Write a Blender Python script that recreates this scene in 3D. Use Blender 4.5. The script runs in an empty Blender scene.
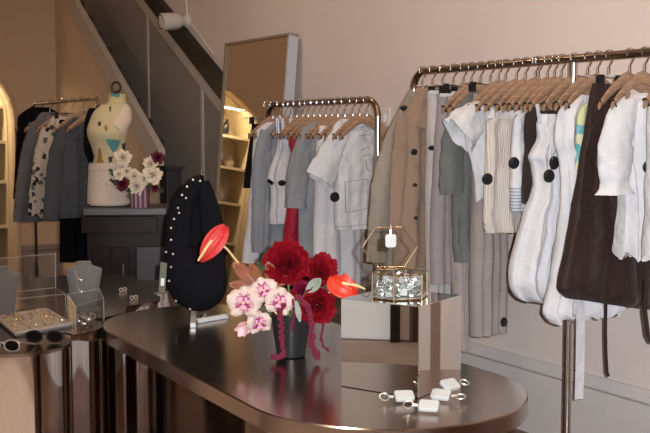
import bpy, bmesh, math, random
from math import sin, cos, pi, radians, sqrt, atan2, hypot
from mathutils import Vector, Matrix, noise
random.seed(7)
V = Vector
sc = bpy.context.scene
COL = sc.collection

# ------------------------------------------------------------------ camera
EYE = V((0, 0, 1.5)); FPX = 1050.0; PITCH = math.atan((216.5 - 132) / FPX)
cd = bpy.data.cameras.new('camera'); cam = bpy.data.objects.new('camera', cd); COL.objects.link(cam)
cam.location = EYE; cam.rotation_euler = (pi/2 - PITCH, 0, 0)
cd.sensor_width = 36; cd.lens = 36 * FPX / 650; cd.clip_start = .05
sc.camera = cam
def ray(x, y):
    X = (x - 325) / FPX; Y = (216.5 - y) / FPX
    return V((X, cos(PITCH) + Y*sin(PITCH), -sin(PITCH) + Y*cos(PITCH)))
# room axes: U runs along the long wall away from us, N points into that wall
ANG = radians(30.75)
N = V((cos(ANG), sin(ANG), 0)); U = V((-sin(ANG), cos(ANG), 0))
def W(c, s, z=0): return N*c + U*s + V((0, 0, z))
def on_plane(x, y, n, d):
    r = ray(x, y); return EYE + r * ((d - n.dot(EYE)) / n.dot(r))
def on_z(x, y, z): return on_plane(x, y, V((0, 0, 1)), z)
def on_c(x, y, c): return on_plane(x, y, N, c)
def on_s(x, y, s): return on_plane(x, y, U, s)
def at_d(x, y, d): return on_plane(x, y, V((0, 1, 0)), d)

# ------------------------------------------------------------------ materials
def new_mat(name):
    m = bpy.data.materials.new(name); m.use_nodes = True
    nt = m.node_tree; return m, nt, nt.nodes['Principled BSDF']
def lk(nt, a, b): nt.links.new(a, b)
def coord(nt, scale, kind='Object', vec=(1, 1, 1)):
    t = nt.nodes.new('ShaderNodeTexCoord'); mp = nt.nodes.new('ShaderNodeMapping')
    mp.inputs['Scale'].default_value = [scale*v for v in vec]
    lk(nt, t.outputs[kind], mp.inputs['Vector']); return mp.outputs['Vector']
def mk(name, col, rough=.6, metal=0, spec=.5, bump=0, bscale=60, var=0, vscale=4, bvec=(1, 1, 1), sheen=0, **kw):
    m, nt, b = new_mat(name)
    b.inputs['Base Color'].default_value = (*col, 1); b.inputs['Roughness'].default_value = rough
    b.inputs['Metallic'].default_value = metal; b.inputs['Specular IOR Level'].default_value = spec
    if sheen: b.inputs['Sheen Weight'].default_value = sheen
    if var:
        no = nt.nodes.new('ShaderNodeTexNoise'); no.inputs['Scale'].default_value = vscale; no.inputs['Detail'].default_value = 5
        lk(nt, coord(nt, 1), no.inputs['Vector'])
        r = nt.nodes.new('ShaderNodeValToRGB')
        r.color_ramp.elements[0].position = .3; r.color_ramp.elements[1].position = .7
        r.color_ramp.elements[0].color = (*[c*(1-var) for c in col], 1); r.color_ramp.elements[1].color = (*[min(1, c*(1+var)) for c in col], 1)
        lk(nt, no.outputs['Fac'], r.inputs['Fac']); lk(nt, r.outputs['Color'], b.inputs['Base Color'])
    if bump:
        no = nt.nodes.new('ShaderNodeTexNoise'); no.inputs['Scale'].default_value = 1; no.inputs['Detail'].default_value = 3
        lk(nt, coord(nt, bscale, vec=bvec), no.inputs['Vector'])
        bp = nt.nodes.new('ShaderNodeBump'); bp.inputs['Strength'].default_value = bump; bp.inputs['Distance'].default_value = .022 if spec == .15 else .01
        lk(nt, no.outputs['Fac'], bp.inputs['Height']); lk(nt, bp.outputs['Normal'], b.inputs['Normal'])
    for k, v in kw.items(): b.inputs[k].default_value = v
    return m
def cloth(name, col, rough=.9, bump=.35, bscale=35, var=.06): return mk(name, col, rough, spec=.15, bump=bump, bscale=bscale, var=var, vscale=6, sheen=.1)
def ribbed(name, col, scale=260):
    m, nt, b = new_mat(name); b.inputs['Base Color'].default_value = (*col, 1); b.inputs['Roughness'].default_value = .9; b.inputs['Specular IOR Level'].default_value = .15
    w = nt.nodes.new('ShaderNodeTexWave'); w.inputs['Scale'].default_value = scale/6.28; w.inputs['Distortion'].default_value = 1.5
    lk(nt, coord(nt, 1), w.inputs['Vector'])
    bp = nt.nodes.new('ShaderNodeBump'); bp.inputs['Strength'].default_value = .6; bp.inputs['Distance'].default_value = .006
    lk(nt, w.outputs['Fac'], bp.inputs['Height']); lk(nt, bp.outputs['Normal'], b.inputs['Normal']); return m
def stripe(name, c1, c2, scale, axis='X'):
    m, nt, b = new_mat(name); b.inputs['Roughness'].default_value = .9; b.inputs['Specular IOR Level'].default_value = .15
    w = nt.nodes.new('ShaderNodeTexWave'); w.inputs['Scale'].default_value = scale; w.bands_direction = axis
    lk(nt, coord(nt, 1), w.inputs['Vector'])
    r = nt.nodes.new('ShaderNodeValToRGB'); r.color_ramp.interpolation = 'CONSTANT'
    r.color_ramp.elements[0].color = (*c1, 1); r.color_ramp.elements[1].color = (*c2, 1); r.color_ramp.elements[1].position = .72
    lk(nt, w.outputs['Fac'], r.inputs['Fac']); lk(nt, r.outputs['Color'], b.inputs['Base Color']); return m
def blotch(name, base, spots, scale, size=.35, rough=.85):
    """printed cloth: cells of a few colours on a ground"""
    m, nt, b = new_mat(name); b.inputs['Roughness'].default_value = rough; b.inputs['Specular IOR Level'].default_value = .2
    vec = coord(nt, scale); no = nt.nodes.new('ShaderNodeTexNoise'); no.inputs['Scale'].default_value = 1.7
    lk(nt, vec, no.inputs['Vector'])
    ad = nt.nodes.new('ShaderNodeVectorMath'); ad.operation = 'MULTIPLY_ADD'; ad.inputs[1].default_value = (.9, .9, .9)
    lk(nt, no.outputs['Color'], ad.inputs[0]); lk(nt, vec, ad.inputs[2])
    vo = nt.nodes.new('ShaderNodeTexVoronoi'); vo.inputs['Scale'].default_value = 1; lk(nt, ad.outputs[0], vo.inputs['Vector'])
    r = nt.nodes.new('ShaderNodeValToRGB'); r.color_ramp.interpolation = 'CONSTANT'
    els = r.color_ramp.elements
    els[0].color = (*spots[0], 1); els[1].position = 1/len(spots); els[1].color = (*(spots[1] if len(spots) > 1 else spots[0]), 1)
    for i, s_ in enumerate(spots[2:]):
        e = els.new((i+2)/len(spots)); e.color = (*s_, 1)
    sp = nt.nodes.new('ShaderNodeSeparateColor'); lk(nt, vo.outputs['Color'], sp.inputs[0]); lk(nt, sp.outputs[0], r.inputs['Fac'])
    lt = nt.nodes.new('ShaderNodeMath'); lt.operation = 'LESS_THAN'; lt.inputs[1].default_value = size; lk(nt, vo.outputs['Distance'], lt.inputs[0])
    mx = nt.nodes.new('ShaderNodeMix'); mx.data_type = 'RGBA'; mx.inputs['A'].default_value = (*base, 1)
    lk(nt, lt.outputs[0], mx.inputs['Factor']); lk(nt, r.outputs['Color'], mx.inputs['B']); lk(nt, mx.outputs['Result'], b.inputs['Base Color']); return m
def wood(name, c1, c2, scale=8, rough=.45, vec=(1, 12, 12)):
    m, nt, b = new_mat(name); b.inputs['Roughness'].default_value = rough
    no = nt.nodes.new('ShaderNodeTexNoise'); no.inputs['Scale'].default_value = 1; no.inputs['Detail'].default_value = 6
    lk(nt, coord(nt, scale, vec=vec), no.inputs['Vector'])
    r = nt.nodes.new('ShaderNodeValToRGB'); r.color_ramp.elements[0].position = .3; r.color_ramp.elements[1].position = .7
    r.color_ramp.elements[0].color = (*c1, 1); r.color_ramp.elements[1].color = (*c2, 1)
    lk(nt, no.outputs['Fac'], r.inputs['Fac']); lk(nt, r.outputs['Color'], b.inputs['Base Color']); return m
def brushed(name, col, rough, vec, strength=.05, var=.08):
    m, nt, b = new_mat(name); b.inputs['Metallic'].default_value = 1; b.inputs['Base Color'].default_value = (*col, 1)
    no = nt.nodes.new('ShaderNodeTexNoise'); no.inputs['Scale'].default_value = 1; no.inputs['Detail'].default_value = 4
    lk(nt, coord(nt, 1, vec=vec), no.inputs['Vector'])
    mr = nt.nodes.new('ShaderNodeMapRange'); mr.inputs['To Min'].default_value = rough - var; mr.inputs['To Max'].default_value = rough + var
    lk(nt, no.outputs['Fac'], mr.inputs['Value']); lk(nt, mr.outputs['Result'], b.inputs['Roughness'])
    bp = nt.nodes.new('ShaderNodeBump'); bp.inputs['Strength'].default_value = strength; bp.inputs['Distance'].default_value = .002
    lk(nt, no.outputs['Fac'], bp.inputs['Height']); lk(nt, bp.outputs['Normal'], b.inputs['Normal']); return m
def glass(name, tint=(1, 1, 1), gloss=.12):
    """thin clear sheet: mostly see-through with a clean reflection"""
    m = bpy.data.materials.new(name); m.use_nodes = True; nt = m.node_tree; nt.nodes.clear()
    o = nt.nodes.new('ShaderNodeOutputMaterial'); t = nt.nodes.new('ShaderNodeBsdfTransparent'); g = nt.nodes.new('ShaderNodeBsdfGlossy')
    t.inputs['Color'].default_value = (*tint, 1); g.inputs['Roughness'].default_value = .02
    lw = nt.nodes.new('ShaderNodeLayerWeight'); lw.inputs['Blend'].default_value = .5
    pw = nt.nodes.new('ShaderNodeMath'); pw.operation = 'POWER'; pw.inputs[1].default_value = 4; lk(nt, lw.outputs['Facing'], pw.inputs[0])
    f = nt.nodes.new('ShaderNodeMath'); f.operation = 'MULTIPLY_ADD'; f.inputs[1].default_value = .6; f.inputs[2].default_value = .05; lk(nt, pw.outputs[0], f.inputs[0])
    mx = nt.nodes.new('ShaderNodeMixShader'); lk(nt, f.outputs[0], mx.inputs[0]); lk(nt, t.outputs[0], mx.inputs[1]); lk(nt, g.outputs[0], mx.inputs[2])
    lk(nt, mx.outputs[0], o.inputs['Surface']); return m
def petal_mat(name, c_in, c_out, edge, spotty=True):
    m, nt, b = new_mat(name); b.inputs['Roughness'].default_value = .55; b.inputs['Specular IOR Level'].default_value = .3
    t = nt.nodes.new('ShaderNodeTexCoord'); sp = nt.nodes.new('ShaderNodeSeparateXYZ'); lk(nt, t.outputs['UV'], sp.inputs[0])
    no = nt.nodes.new('ShaderNodeTexNoise'); no.inputs['Scale'].default_value = 240; no.inputs['Detail'].default_value = 2; lk(nt, t.outputs['Object'], no.inputs['Vector'])
    ma = nt.nodes.new('ShaderNodeMath'); ma.operation = 'MULTIPLY_ADD'; ma.inputs[1].default_value = 1.1 if spotty else .2; lk(nt, no.outputs['Fac'], ma.inputs[0]); lk(nt, sp.outputs['Y'], ma.inputs[2])
    r = nt.nodes.new('ShaderNodeValToRGB'); r.color_ramp.elements[0].position = edge; r.color_ramp.elements[1].position = edge + .2
    r.color_ramp.elements[0].color = (*c_in, 1); r.color_ramp.elements[1].color = (*c_out, 1)
    lk(nt, ma.outputs[0], r.inputs['Fac']); lk(nt, r.outputs['Color'], b.inputs['Base Color']); return m
def emit(name, col, s):
    m, nt, b = new_mat(name); b.inputs['Base Color'].default_value = (*col, 1); b.inputs['Emission Color'].default_value = (*col, 1); b.inputs['Emission Strength'].default_value = s; return m

M = dict(
 wall=mk('painted_plaster', (.66, .575, .535), .85, spec=.2, bump=.12, bscale=22, var=.03, vscale=2),
 warmwall=mk('warm_plaster', (.60, .47, .35), .85, spec=.2, bump=.1, bscale=22, var=.03, vscale=2),
 panel=mk('painted_panel', (.28, .25, .23), .6, spec=.3, var=.04, vscale=2),
 parapet=mk('parapet_paint', (.46, .42, .38), .7, var=.03),
 base=mk('baseboard_paint', (.58, .54, .53), .6, var=.02),
 ceil=mk('ceiling_paint', (.6, .55, .5), .9),
 floor=wood('floor_wood', (.10, .045, .025), (.19, .09, .05), 3, .35, (14, 1, 1)),
 rug=mk('pale_rug', (.62, .54, .50), .95, bump=.4, bscale=160, var=.08, vscale=5),
 door=wood('door_wood', (.05, .025, .015), (.09, .045, .03), 4, .5, (10, 10, 1)), palewall=mk('pale_wall', (.66, .64, .62), .85), dark=mk('dark_paint', (.012, .011, .011), .5),
 steel=brushed('brushed_table_steel', (.40, .315, .26), .2, (2, 60, 2), .0, .012),
 bronze=mk('polished_bronze', (.76, .70, .65), .06, 1),
 brown_steel=mk('dark_bronze', (.085, .058, .045), .2, 1),
 mirror=mk('mirror_glass', (.86, .85, .82), .02, 1),
 cube=mk('mirror_steel', (.74, .72, .69), .015, 1),
 chrome=mk('chrome', (.8, .8, .8), .12, 1),
 silver=mk('silver', (.88, .88, .87), .34, 1),
 pewter=mk('brushed_silver', (.66, .66, .66), .45, .5),
 brass=mk('brass', (.42, .31, .19), .3, 1),
 gold=mk('gold', (.85, .58, .25), .22, 1),
 rail=mk('aged_brass', (.30, .23, .17), .28, 1),
 post=mk('satin_steel', (.55, .50, .46), .22, 1),
 frame=mk('mirror_frame_silver', (.46, .47, .50), .4, 0),
 hangw=wood('hanger_wood', (.25, .14, .085), (.40, .25, .155), 10, .45, (2, 12, 12)),
 rubber=mk('black_rubber', (.012, .012, .012), .6),
 black=mk('black_cloth', (.006, .006, .008), .95, spec=.1, bump=.3, bscale=40), blackmat=mk('black_plastic', (.012, .012, .014), .35),
 white=cloth('white_cotton', (.57, .57, .59), bump=.5, bscale=22), cream=ribbed('cream_rib', (.58, .52, .47)),
 white2=cloth('white_poplin', (.58, .575, .59), bump=.7, bscale=16), offwhite=cloth('ivory_cloth', (.78, .74, .71)),
 pinkwhite=cloth('warm_white_cotton', (.58, .56, .575), bump=.25),
 khaki=cloth('khaki_gabardine', (.26, .225, .185)), tan=cloth('tan_suede', (.25, .172, .125), bump=.25),
 palegrey=cloth('pale_grey_wool', (.42, .39, .38)), lilac=cloth('lilac_grey_wool', (.27, .235, .245)),
 sage=cloth('sage_linen', (.118, .125, .120)), taupe=cloth('taupe_wool', (.29, .25, .235)), rose=cloth('rose_taupe', (.36, .30, .29)),
 brown=cloth('chocolate_satin', (.027, .014, .011), .6), espresso=cloth('espresso_knit', (.03, .02, .018)),
 greywhite=cloth('grey_white_cotton', (.60, .59, .61)), chambray=stripe('chambray_stripe', (.55, .56, .60), (.22, .26, .34), 22, 'Z'),
 slate=cloth('slate_blue_cotton', (.235, .25, .275)), slate2=cloth('blue_grey_jersey', (.225, .235, .25)),
 striped=stripe('blue_stripe', (.74, .74, .76), (.18, .24, .42), 24), red=cloth('red_satin', (.35, .012, .03), .5),
 denim=cloth('blue_denim', (.085, .093, .108), bump=.6, bscale=120), greydenim=cloth('grey_denim', (.16, .165, .18), bump=.6, bscale=120),
 floral=blotch('floral_print', (.58, .50, .42), [(.05, .05, .05), (.12, .14, .10), (.02, .02, .03)], 22, .42),
 print=blotch('teal_yellow_print', (.60, .58, .38), [(.10, .36, .40), (.62, .60, .30), (.2, .4, .42)], 16, .5),
 yprint=blotch('yellow_printed_cloth', (.60, .50, .26), [(.10, .30, .30), (.30, .15, .06), (.12, .10, .10), (.55, .45, .25)], 12, .34),
 manne=mk('mannequin_linen', (.66, .54, .44), .8, bump=.1, bscale=120), skirtw=cloth('skirt_white', (.66, .54, .45)),
 bust=mk('grey_velvet', (.16, .152, .15), .9, bump=.2, bscale=250, sheen=.3),
 tray=mk('white_tray', (.45, .41, .38), .6), acry=glass('clear_acrylic'), glass=glass('clear_glass', (.96, .97, .96)), edge=mk('acrylic_edge', (.75, .78, .78), .15, .6),
 shade=mk('dark_lens', (.012, .008, .006), .2, spec=.08), charm=mk('white_leather', (.46, .46, .445), .5, bump=.1, bscale=200),
 vase=mk('black_ceramic', (.018, .019, .021), .28), stem=mk('green_stem', (.12, .17, .05), .5), stemy=mk('yellow_stem', (.62, .46, .20), .5),
 rosep=petal_mat('red_petal', (.05, .001, .003), (.20, .002, .008), .25, False), burg=petal_mat('burgundy_petal', (.07, .003, .012), (.16, .005, .03), .3, False),
 orchid=petal_mat('orchid_petal', (.30, .02, .12), (.56, .43, .37), .965), orchidlip=petal_mat('orchid_lip', (.40, .02, .14), (.70, .35, .45), .85),
 budp=petal_mat('pink_petal', (.62, .22, .30), (.78, .50, .52), .6), anth=mk('anthurium_red', (.50, .035, .030), .42, spec=.3, bump=.15, bscale=70), anth2=mk('anthurium_orange', (.56, .04, .018), .38, spec=.3, bump=.15, bscale=70),
 leafb=mk('copper_leaf', (.24, .08, .04), .4, var=.2, vscale=30), leafg=mk('grey_green_leaf', (.26, .29, .24), .6), leafd=mk('dark_green_leaf', (.05, .08, .03), .5),
 amar=mk('amaranth', (.22, .012, .045), .9, bump=1, bscale=300), bloomw=petal_mat('cream_petal', (.62, .46, .26), (.72, .62, .48), .3, False), plum=petal_mat('plum_petal', (.05, .005, .012), (.09, .008, .02), .3, False),
 pvase=stripe('purple_striped_glass', (.16, .08, .12), (.42, .30, .34), 12), stone=mk('grey_stone', (.055, .054, .055), .4, var=.1, vscale=12),
 glossbrown=mk('dark_glossy_brown', (.012, .007, .005), .35, spec=.12), greypanel=mk('grey_panel', (.022, .022, .024), .5),
 camw=mk('white_plastic', (.66, .62, .58), .4), lens=mk('camera_lens', (.01, .01, .012), .05), tagg=mk('olive_card', (.12, .135, .09), .7), cardw=mk('white_card', (.78, .78, .76), .7),
 shelfw=mk('pale_shelf', (.62, .54, .40), .6), yellowc=cloth('pale_yellow_cloth', (.58, .50, .30)), pteal=cloth('teal_motif', (.10, .28, .28)), pbrown=cloth('amber_motif', (.34, .18, .06)), pdark=cloth('dark_motif', (.06, .05, .06)), pwhite=cloth('bare_linen', (.62, .52, .45)), whitemetal=mk('white_metal', (.66, .66, .67), .3), dullbrass=mk('painted_brass', (.24, .18, .11), .5), cube_glow=emit('added_cube_glow', (.88, .94, 1), .33), sky=emit('added_fill_glow', (.86, .93, 1), .4), lamp=emit('lamp_glow', (1, .72, .42), 9), stitch=mk('grey_thread', (.22, .2, .2), .9), crystal=mk('clear_crystal', (.85, .88, .88), .08, .5),
)

# ------------------------------------------------------------------ mesh builder
class MB:
    def __init__(s): s.v = []; s.f = []; s.uv = {}
    def add(s, vs, fs):
        o = len(s.v); s.v += [V(p) for p in vs]; s.f += [tuple(i + o for i in f) for f in fs]; return o
    def box(s, c, d, R=None):
        c = V(c); h = V(d) / 2
        vs = [V((x*h.x, y*h.y, z*h.z)) for x in (-1, 1) for y in (-1, 1) for z in (-1, 1)]
        if R: vs = [R @ p for p in vs]
        s.add([c + p for p in vs], [(0, 1, 3, 2), (4, 6, 7, 5), (0, 4, 5, 1), (2, 3, 7, 6), (0, 2, 6, 4), (1, 5, 7, 3)]); return s
    def loft(s, rings, cap=True, closed=True):
        n = len(rings[0]); o = len(s.v)
        for r in rings: s.v += [V(p) for p in r]
        m = n if closed else n - 1
        for i in range(len(rings) - 1):
            for j in range(m):
                k = (j + 1) % n; s.f.append((o+i*n+j, o+i*n+k, o+(i+1)*n+k, o+(i+1)*n+j))
        if cap and closed:
            s.f.append(tuple(o + j for j in reversed(range(n)))); s.f.append(tuple(o + (len(rings)-1)*n + j for j in range(n)))
        return s
    def tube(s, path, r, n=8, cap=True, flat=1.0):
        path = [V(p) for p in path]; rs = r if isinstance(r, (list, tuple)) else [r]*len(path)
        t0 = (path[1] - path[0]).normalized(); up = V((0, 0, 1)) if abs(t0.z) < .9 else V((1, 0, 0)); a = t0.cross(up).normalized(); rings = []
        for i, p in enumerate(path):
            t = (path[min(i+1, len(path)-1)] - path[max(i-1, 0)]).normalized()
            a = (a - t * a.dot(t)).normalized(); b = t.cross(a)
            rings.append([p + a*rs[i]*cos(2*pi*k/n) + b*rs[i]*flat*sin(2*pi*k/n) for k in range(n)])
        return s.loft(rings, cap)
    def lathe(s, prof, c=(0, 0, 0), n=24, R=None, cap=True):
        c = V(c); rings = [[V((r*cos(2*pi*k/n), r*sin(2*pi*k/n), z)) for k in range(n)] for r, z in prof]
        rings = [[c + (R @ p if R else p) for p in rg] for rg in rings]; return s.loft(rings, cap)
    def prism(s, poly, z0, z1):
        return s.loft([[V((p[0], p[1], z0)) for p in poly], [V((p[0], p[1], z1)) for p in poly]])
    def ball(s, c, r, n=10, sq=(1, 1, 1), R=None):
        c = V(c); rings = []
        for i in range(1, n):
            a = pi*i/n; rg = [V((r*sq[0]*sin(a)*cos(2*pi*k/(2*n)), r*sq[1]*sin(a)*sin(2*pi*k/(2*n)), -r*sq[2]*cos(a))) for k in range(2*n)]
            rings.append([c + (R @ p if R else p) for p in rg])
        return s.loft(rings)
    def grid(s, rows, uv=False, thick=None):
        n = len(rows[0]); o = len(s.v)
        for i, r in enumerate(rows):
            for j, p in enumerate(r):
                s.uv[len(s.v)] = (j/(n-1), i/(len(rows)-1)); s.v.append(V(p))
        for i in range(len(rows)-1):
            for j in range(n-1): s.f.append((o+i*n+j, o+i*n+j+1, o+(i+1)*n+j+1, o+(i+1)*n+j))
        return s
    def build(s, name, mat, parent=None, smooth=True, bevel=0, solid=0, sub=0, angle=40):
        me = bpy.data.meshes.new(name); me.from_pydata([tuple(p) for p in s.v], [], s.f)
        if s.uv:
            ul = me.uv_layers.new()
            for l in me.loops: ul.data[l.index].uv = s.uv.get(l.vertex_index, (0, 0))
        bm = bmesh.new(); bm.from_mesh(me); bmesh.ops.recalc_face_normals(bm, faces=bm.faces); bm.to_mesh(me); bm.free()
        o = bpy.data.objects.new(name, me); COL.objects.link(o)
        me.materials.append(M[mat] if isinstance(mat, str) else mat)
        if smooth:
            for p in me.polygons: p.use_smooth = True
            try: me.set_sharp_from_angle(angle=radians(angle))
            except Exception: pass
        if bevel:
            b = o.modifiers.new('b', 'BEVEL'); b.width = bevel; b.segments = 3; b.limit_method = 'ANGLE'
        if solid:
            m = o.modifiers.new('s', 'SOLIDIFY'); m.thickness = solid; m.offset = 0
        if sub:
            m = o.modifiers.new('sub', 'SUBSURF'); m.levels = sub; m.render_levels = sub
        if parent: o.parent = parent
        return o
def tag(o, label, cat, group=None, kind=None):
    o['label'] = label; o['category'] = cat
    if group: o['group'] = group
    if kind: o['kind'] = kind
    return o
def empty(name, loc, label, cat, group=None, rz=0):
    o = bpy.data.objects.new(name, None); COL.objects.link(o); o.location = loc; o.rotation_euler = (0, 0, rz); o.empty_display_size = .05
    return tag(o, label, cat, group)
def struct(o, label=None, cat=None):
    o['kind'] = 'structure'
    if label: o['label'] = label; o['category'] = cat
    return o
def local(root, p):
    """world point -> the root's own frame (roots only turn about z)"""
    return Matrix.Rotation(-root.rotation_euler.z, 3, 'Z') @ (V(p) - V(root.location))
def spline(pts, seg=6):
    """Catmull-Rom through tuples of floats"""
    out = []; n = len(pts)
    for i in range(n-1):
        p0, p1, p2, p3 = pts[max(i-1, 0)], pts[i], pts[i+1], pts[min(i+2, n-1)]
        for k in range(seg):
            t = k/seg
            out.append(tuple(.5*(2*b + (c-a)*t + (2*a-5*b+4*c-d)*t*t + (3*b-a-3*c+d)*t**3) for a, b, c, d in zip(p0, p1, p2, p3)))
    out.append(tuple(pts[-1])); return out

# ------------------------------------------------------------------ room shell
CW = 3.53                     # long wall
CP = 3.10                     # stair parapet plane
CO, SB = -2.6, -3.2           # wall opposite, wall behind the camera
HC = 3.9
SE = on_c(57, 120, CP).dot(U)  # end wall
RZ = ANG
def slab(name, c0, c1, s0, s1, z0, z1, mat, kind=True, bevel=0):
    mb = MB(); vs = [W(c, s, z) for c in (c0, c1) for s in (s0, s1) for z in (z0, z1)]
    mb.add(vs, [(0, 1, 3, 2), (4, 6, 7, 5), (0, 4, 5, 1), (2, 3, 7, 6), (0, 2, 6, 4), (1, 5, 7, 3)])
    o = mb.build(name, mat, smooth=False, bevel=bevel)
    if kind: struct(o)
    return o
def wprism(name, poly, axis, a, b, mat, kind=True, bevel=0, parent=None):
    """axis 'c': polygon of (s, z) swept between c=a..b ; axis 's': polygon of (c, z) swept s=a..b"""
    f = (lambda q, t: W(t, q[0], q[1])) if axis == 'c' else (lambda q, t: W(q[0], t, q[1]))
    mb = MB(); mb.loft([[f(q, a) for q in poly], [f(q, b) for q in poly]])
    o = mb.build(name, mat, parent, smooth=False, bevel=bevel)
    if kind and not parent: struct(o)
    return o
slab('floor', CO-.2, CW+.2, SB-.2, 14.8, -.1, 0, 'floor')
slab('ceiling', CO-.2, CW+.2, SB-.2, 14.8, HC, HC+.1, 'ceil')
slab('wall_right', CW, CW+.15, SB, 14.6, 0, HC, 'wall')
slab('wall_left', CO-.15, CO, SB, SE+.7, 0, HC, 'palewall')
slab('wall_front', CO, CW, SB-.15, SB, 0, HC, 'wall')
slab('wall_stair', CP, CW, 14.6, 14.75, 0, HC, 'warmwall')
# end wall with an arched niche
nc0, nc1, nsp = 1.30, 2.65, 1.60
rad = (nc1 - nc0)/2; ncm = (nc0 + nc1)/2; arch = [(ncm + rad*cos(a), nsp + .95*rad*sin(a)) for a in [pi*k/18 for k in range(19)]]
mbw = MB()
left_of = [(CO, 0), (nc0, 0), (nc0, nsp), (CO, nsp)]
def wpoly(mb, poly): mb.loft([[W(c, SE, z) for c, z in poly], [W(c, SE+.15, z) for c, z in poly]])
wpoly(mbw, [(CO, 0), (nc0, 0), (nc0, nsp), (nc0, HC), (CO, HC)])
wpoly(mbw, [(nc1, 0), (CP, 0), (CP, HC), (nc1, HC), (nc1, nsp)])
for i in range(18):
    a, b = arch[i], arch[i+1]; wpoly(mbw, [a, (a[0], HC), (b[0], HC), b])
struct(mbw.build('wall_back', 'warmwall', smooth=False))
# niche lining
mbn = MB()
for (a, b) in [((nc1, 0), (nc1, nsp))] + [(arch[i], arch[i+1]) for i in range(18)] + [((nc0, nsp), (nc0, 0))]:
    mbn.add([W(a[0], SE+.15, a[1]), W(b[0], SE+.15, b[1]), W(b[0], SE+.60, b[1]), W(a[0], SE+.60, a[1])], [(0, 1, 2, 3)])
mbn.loft([[W(c, SE+.6, z) for c, z in [(nc0-.1, 0), (nc1+.1, 0), (nc1+.1, 2.6), (nc0-.1, 2.6)]], [W(c, SE+.65, z) for c, z in [(nc0-.1, 0), (nc1+.1, 0), (nc1+.1, 2.6), (nc0-.1, 2.6)]]])
struct(mbn.build('wall_niche', 'shelfw', smooth=False, solid=.02))
mba = MB()     # moulding round the arch
path = [W(nc1+.03, SE-.01, 0), W(nc1+.03, SE-.01, nsp)] + [W(ncm + (rad+.03)*cos(a), SE-.01, nsp + (.95*rad+.03)*sin(a)) for a in [pi*k/18 for k in range(1, 18)]] + [W(nc0-.03, SE-.01, nsp), W(nc0-.03, SE-.01, 0)]
mba.tube(path, .03, 8); struct(mba.build('trim_1', 'warmwall'))
# baseboard of the long wall: tall board with a stepped moulding on top
bp = [(0, 0), (.022, 0), (.022, .31), (.036, .325), (.036, .335), (.026, .345), (.026, .36), (.012, .375), (0, .375)]
mbb = MB(); mbb.loft([[W(CW - d, SB, z) for d, z in bp], [W(CW - d, 7.6, z) for d, z in bp]])
struct(mbb.build('baseboard_right', 'base', smooth=False))
mbb = MB(); mbb.loft([[W(c, SE - d, z) for d, z in bp] for c in (nc1+.07, CP)]); struct(mbb.build('baseboard_back', 'panel', smooth=False))
slab('rug', CO+.05, 2.05, .3, 6.6, .0, .012, 'rug', kind=False)
tag(bpy.data.objects['rug'], 'pale low-pile rug on the wooden floor under the oval steel table', 'rug')

# opposite wall: pale wall, dark door with a black jamb and a narrow white door curtain (seen in the mirror cube)
struct(slab('cube_glow_pane', CO, CO+.02, 3.02, 4.7, .02, 2.6, 'cube_glow', kind=False))  # unseen glowing pane, added to lighten what the cube reflects
for i, (a, b) in enumerate([(3.80, 3.86), (4.7, 4.78)]): slab('trim_%d' % (30+i), CO, CO+.06, a, b, 0, 2.6, 'dark')
slab('door_1', CO, CO+.05, 1.9, 2.86, 0, 2.2, 'door')
slab('trim_8', CO, CO+.09, 2.955, 3.015, 0, 2.3, 'dark')
slab('trim_9', CO, CO+.07, 2.88, 2.945, .03, 2.2, 'base')
# unseen glowing pane and area lamp added behind the camera for cool fill
struct(slab('fill_pane', -1.7, 1.7, SB, SB+.02, .7, 2.6, 'sky', kind=False))
for i, (a, b, z0, z1) in enumerate([(-1.78, -1.7, .62, 2.68), (1.7, 1.78, .62, 2.68), (-1.7, 1.7, .62, .7), (-1.7, 1.7, 2.6, 2.68), (-.03, .03, .7, 2.6)]): slab('trim_%d' % (20+i), a, b, SB, SB+.06, z0, z1, 'base')
wl_ = bpy.data.lights.new('cool_fill', 'AREA'); wl_.energy = 26; wl_.color = (.86, .93, 1); wl_.shape = 'RECTANGLE'; wl_.size = 3.3; wl_.size_y = 1.8
wo_ = bpy.data.objects.new('cool_fill', wl_); COL.objects.link(wo_); wo_.location = W(0, SB+.08, 1.65); wo_.rotation_euler = (pi/2, 0, RZ + pi)
# staircase: solid parapet in front, treads behind, panelled dado with a dark handrail on the long wall
q0 = on_c(160, 152, CP); q1 = on_c(75, 0, CP)
s0_, z0_, s1_, z1_ = q0.dot(U), q0.z, q1.dot(U), q1.z
slope = (z1_ - z0_)/(s1_ - s0_)
zt = lambda s: z0_ + slope*(s - s0_)
wprism('stair_parapet_wall', [(s0_, 0), ((HC - z0_)/slope + s0_, 0), ((HC - z0_)/slope + s0_, HC), (s0_, z0_)], 'c', CP, CP+.03, 'warmwall')
capw = .10
wprism('trim_10', [(s0_, z0_-.20), (s0_, z0_-.02), ((HC-z0_)/slope + s0_, HC-.02), ((HC-z0_)/slope + s0_+.18*1.5, HC-.02)], 'c', CP-.015, CP, 'parapet')
wprism('trim_11', [(s0_, 0), (s0_+.13, 0), (s0_+.13, z0_-.06), (s0_, z0_-.15)], 'c', CP-.014, CP, 'parapet')
wprism('trim_2', [(s0_-.02, z0_-.02), (s0_-.02, z0_+.02), ((HC-z0_)/slope + s0_, HC), ((HC-z0_)/slope+s0_+.07, HC)], 'c', CP-.02, CP+.035, 'parapet')
mbt = MB(); k = 0
while True:
    s = s0_ + .06 + k*.24; z = zt(s) + .0
    if z > HC - .1: break
    a = [(s, z-.25), (s, z+.055), (s+.09, z+.055+.09*slope*.3), (s+.09, z-.25+.11*slope)]
    mbt.loft([[W(CP+.036, q[0], q[1]) for q in a], [W(CP+.06, q[0], q[1]) for q in a]]); k += 1
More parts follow.
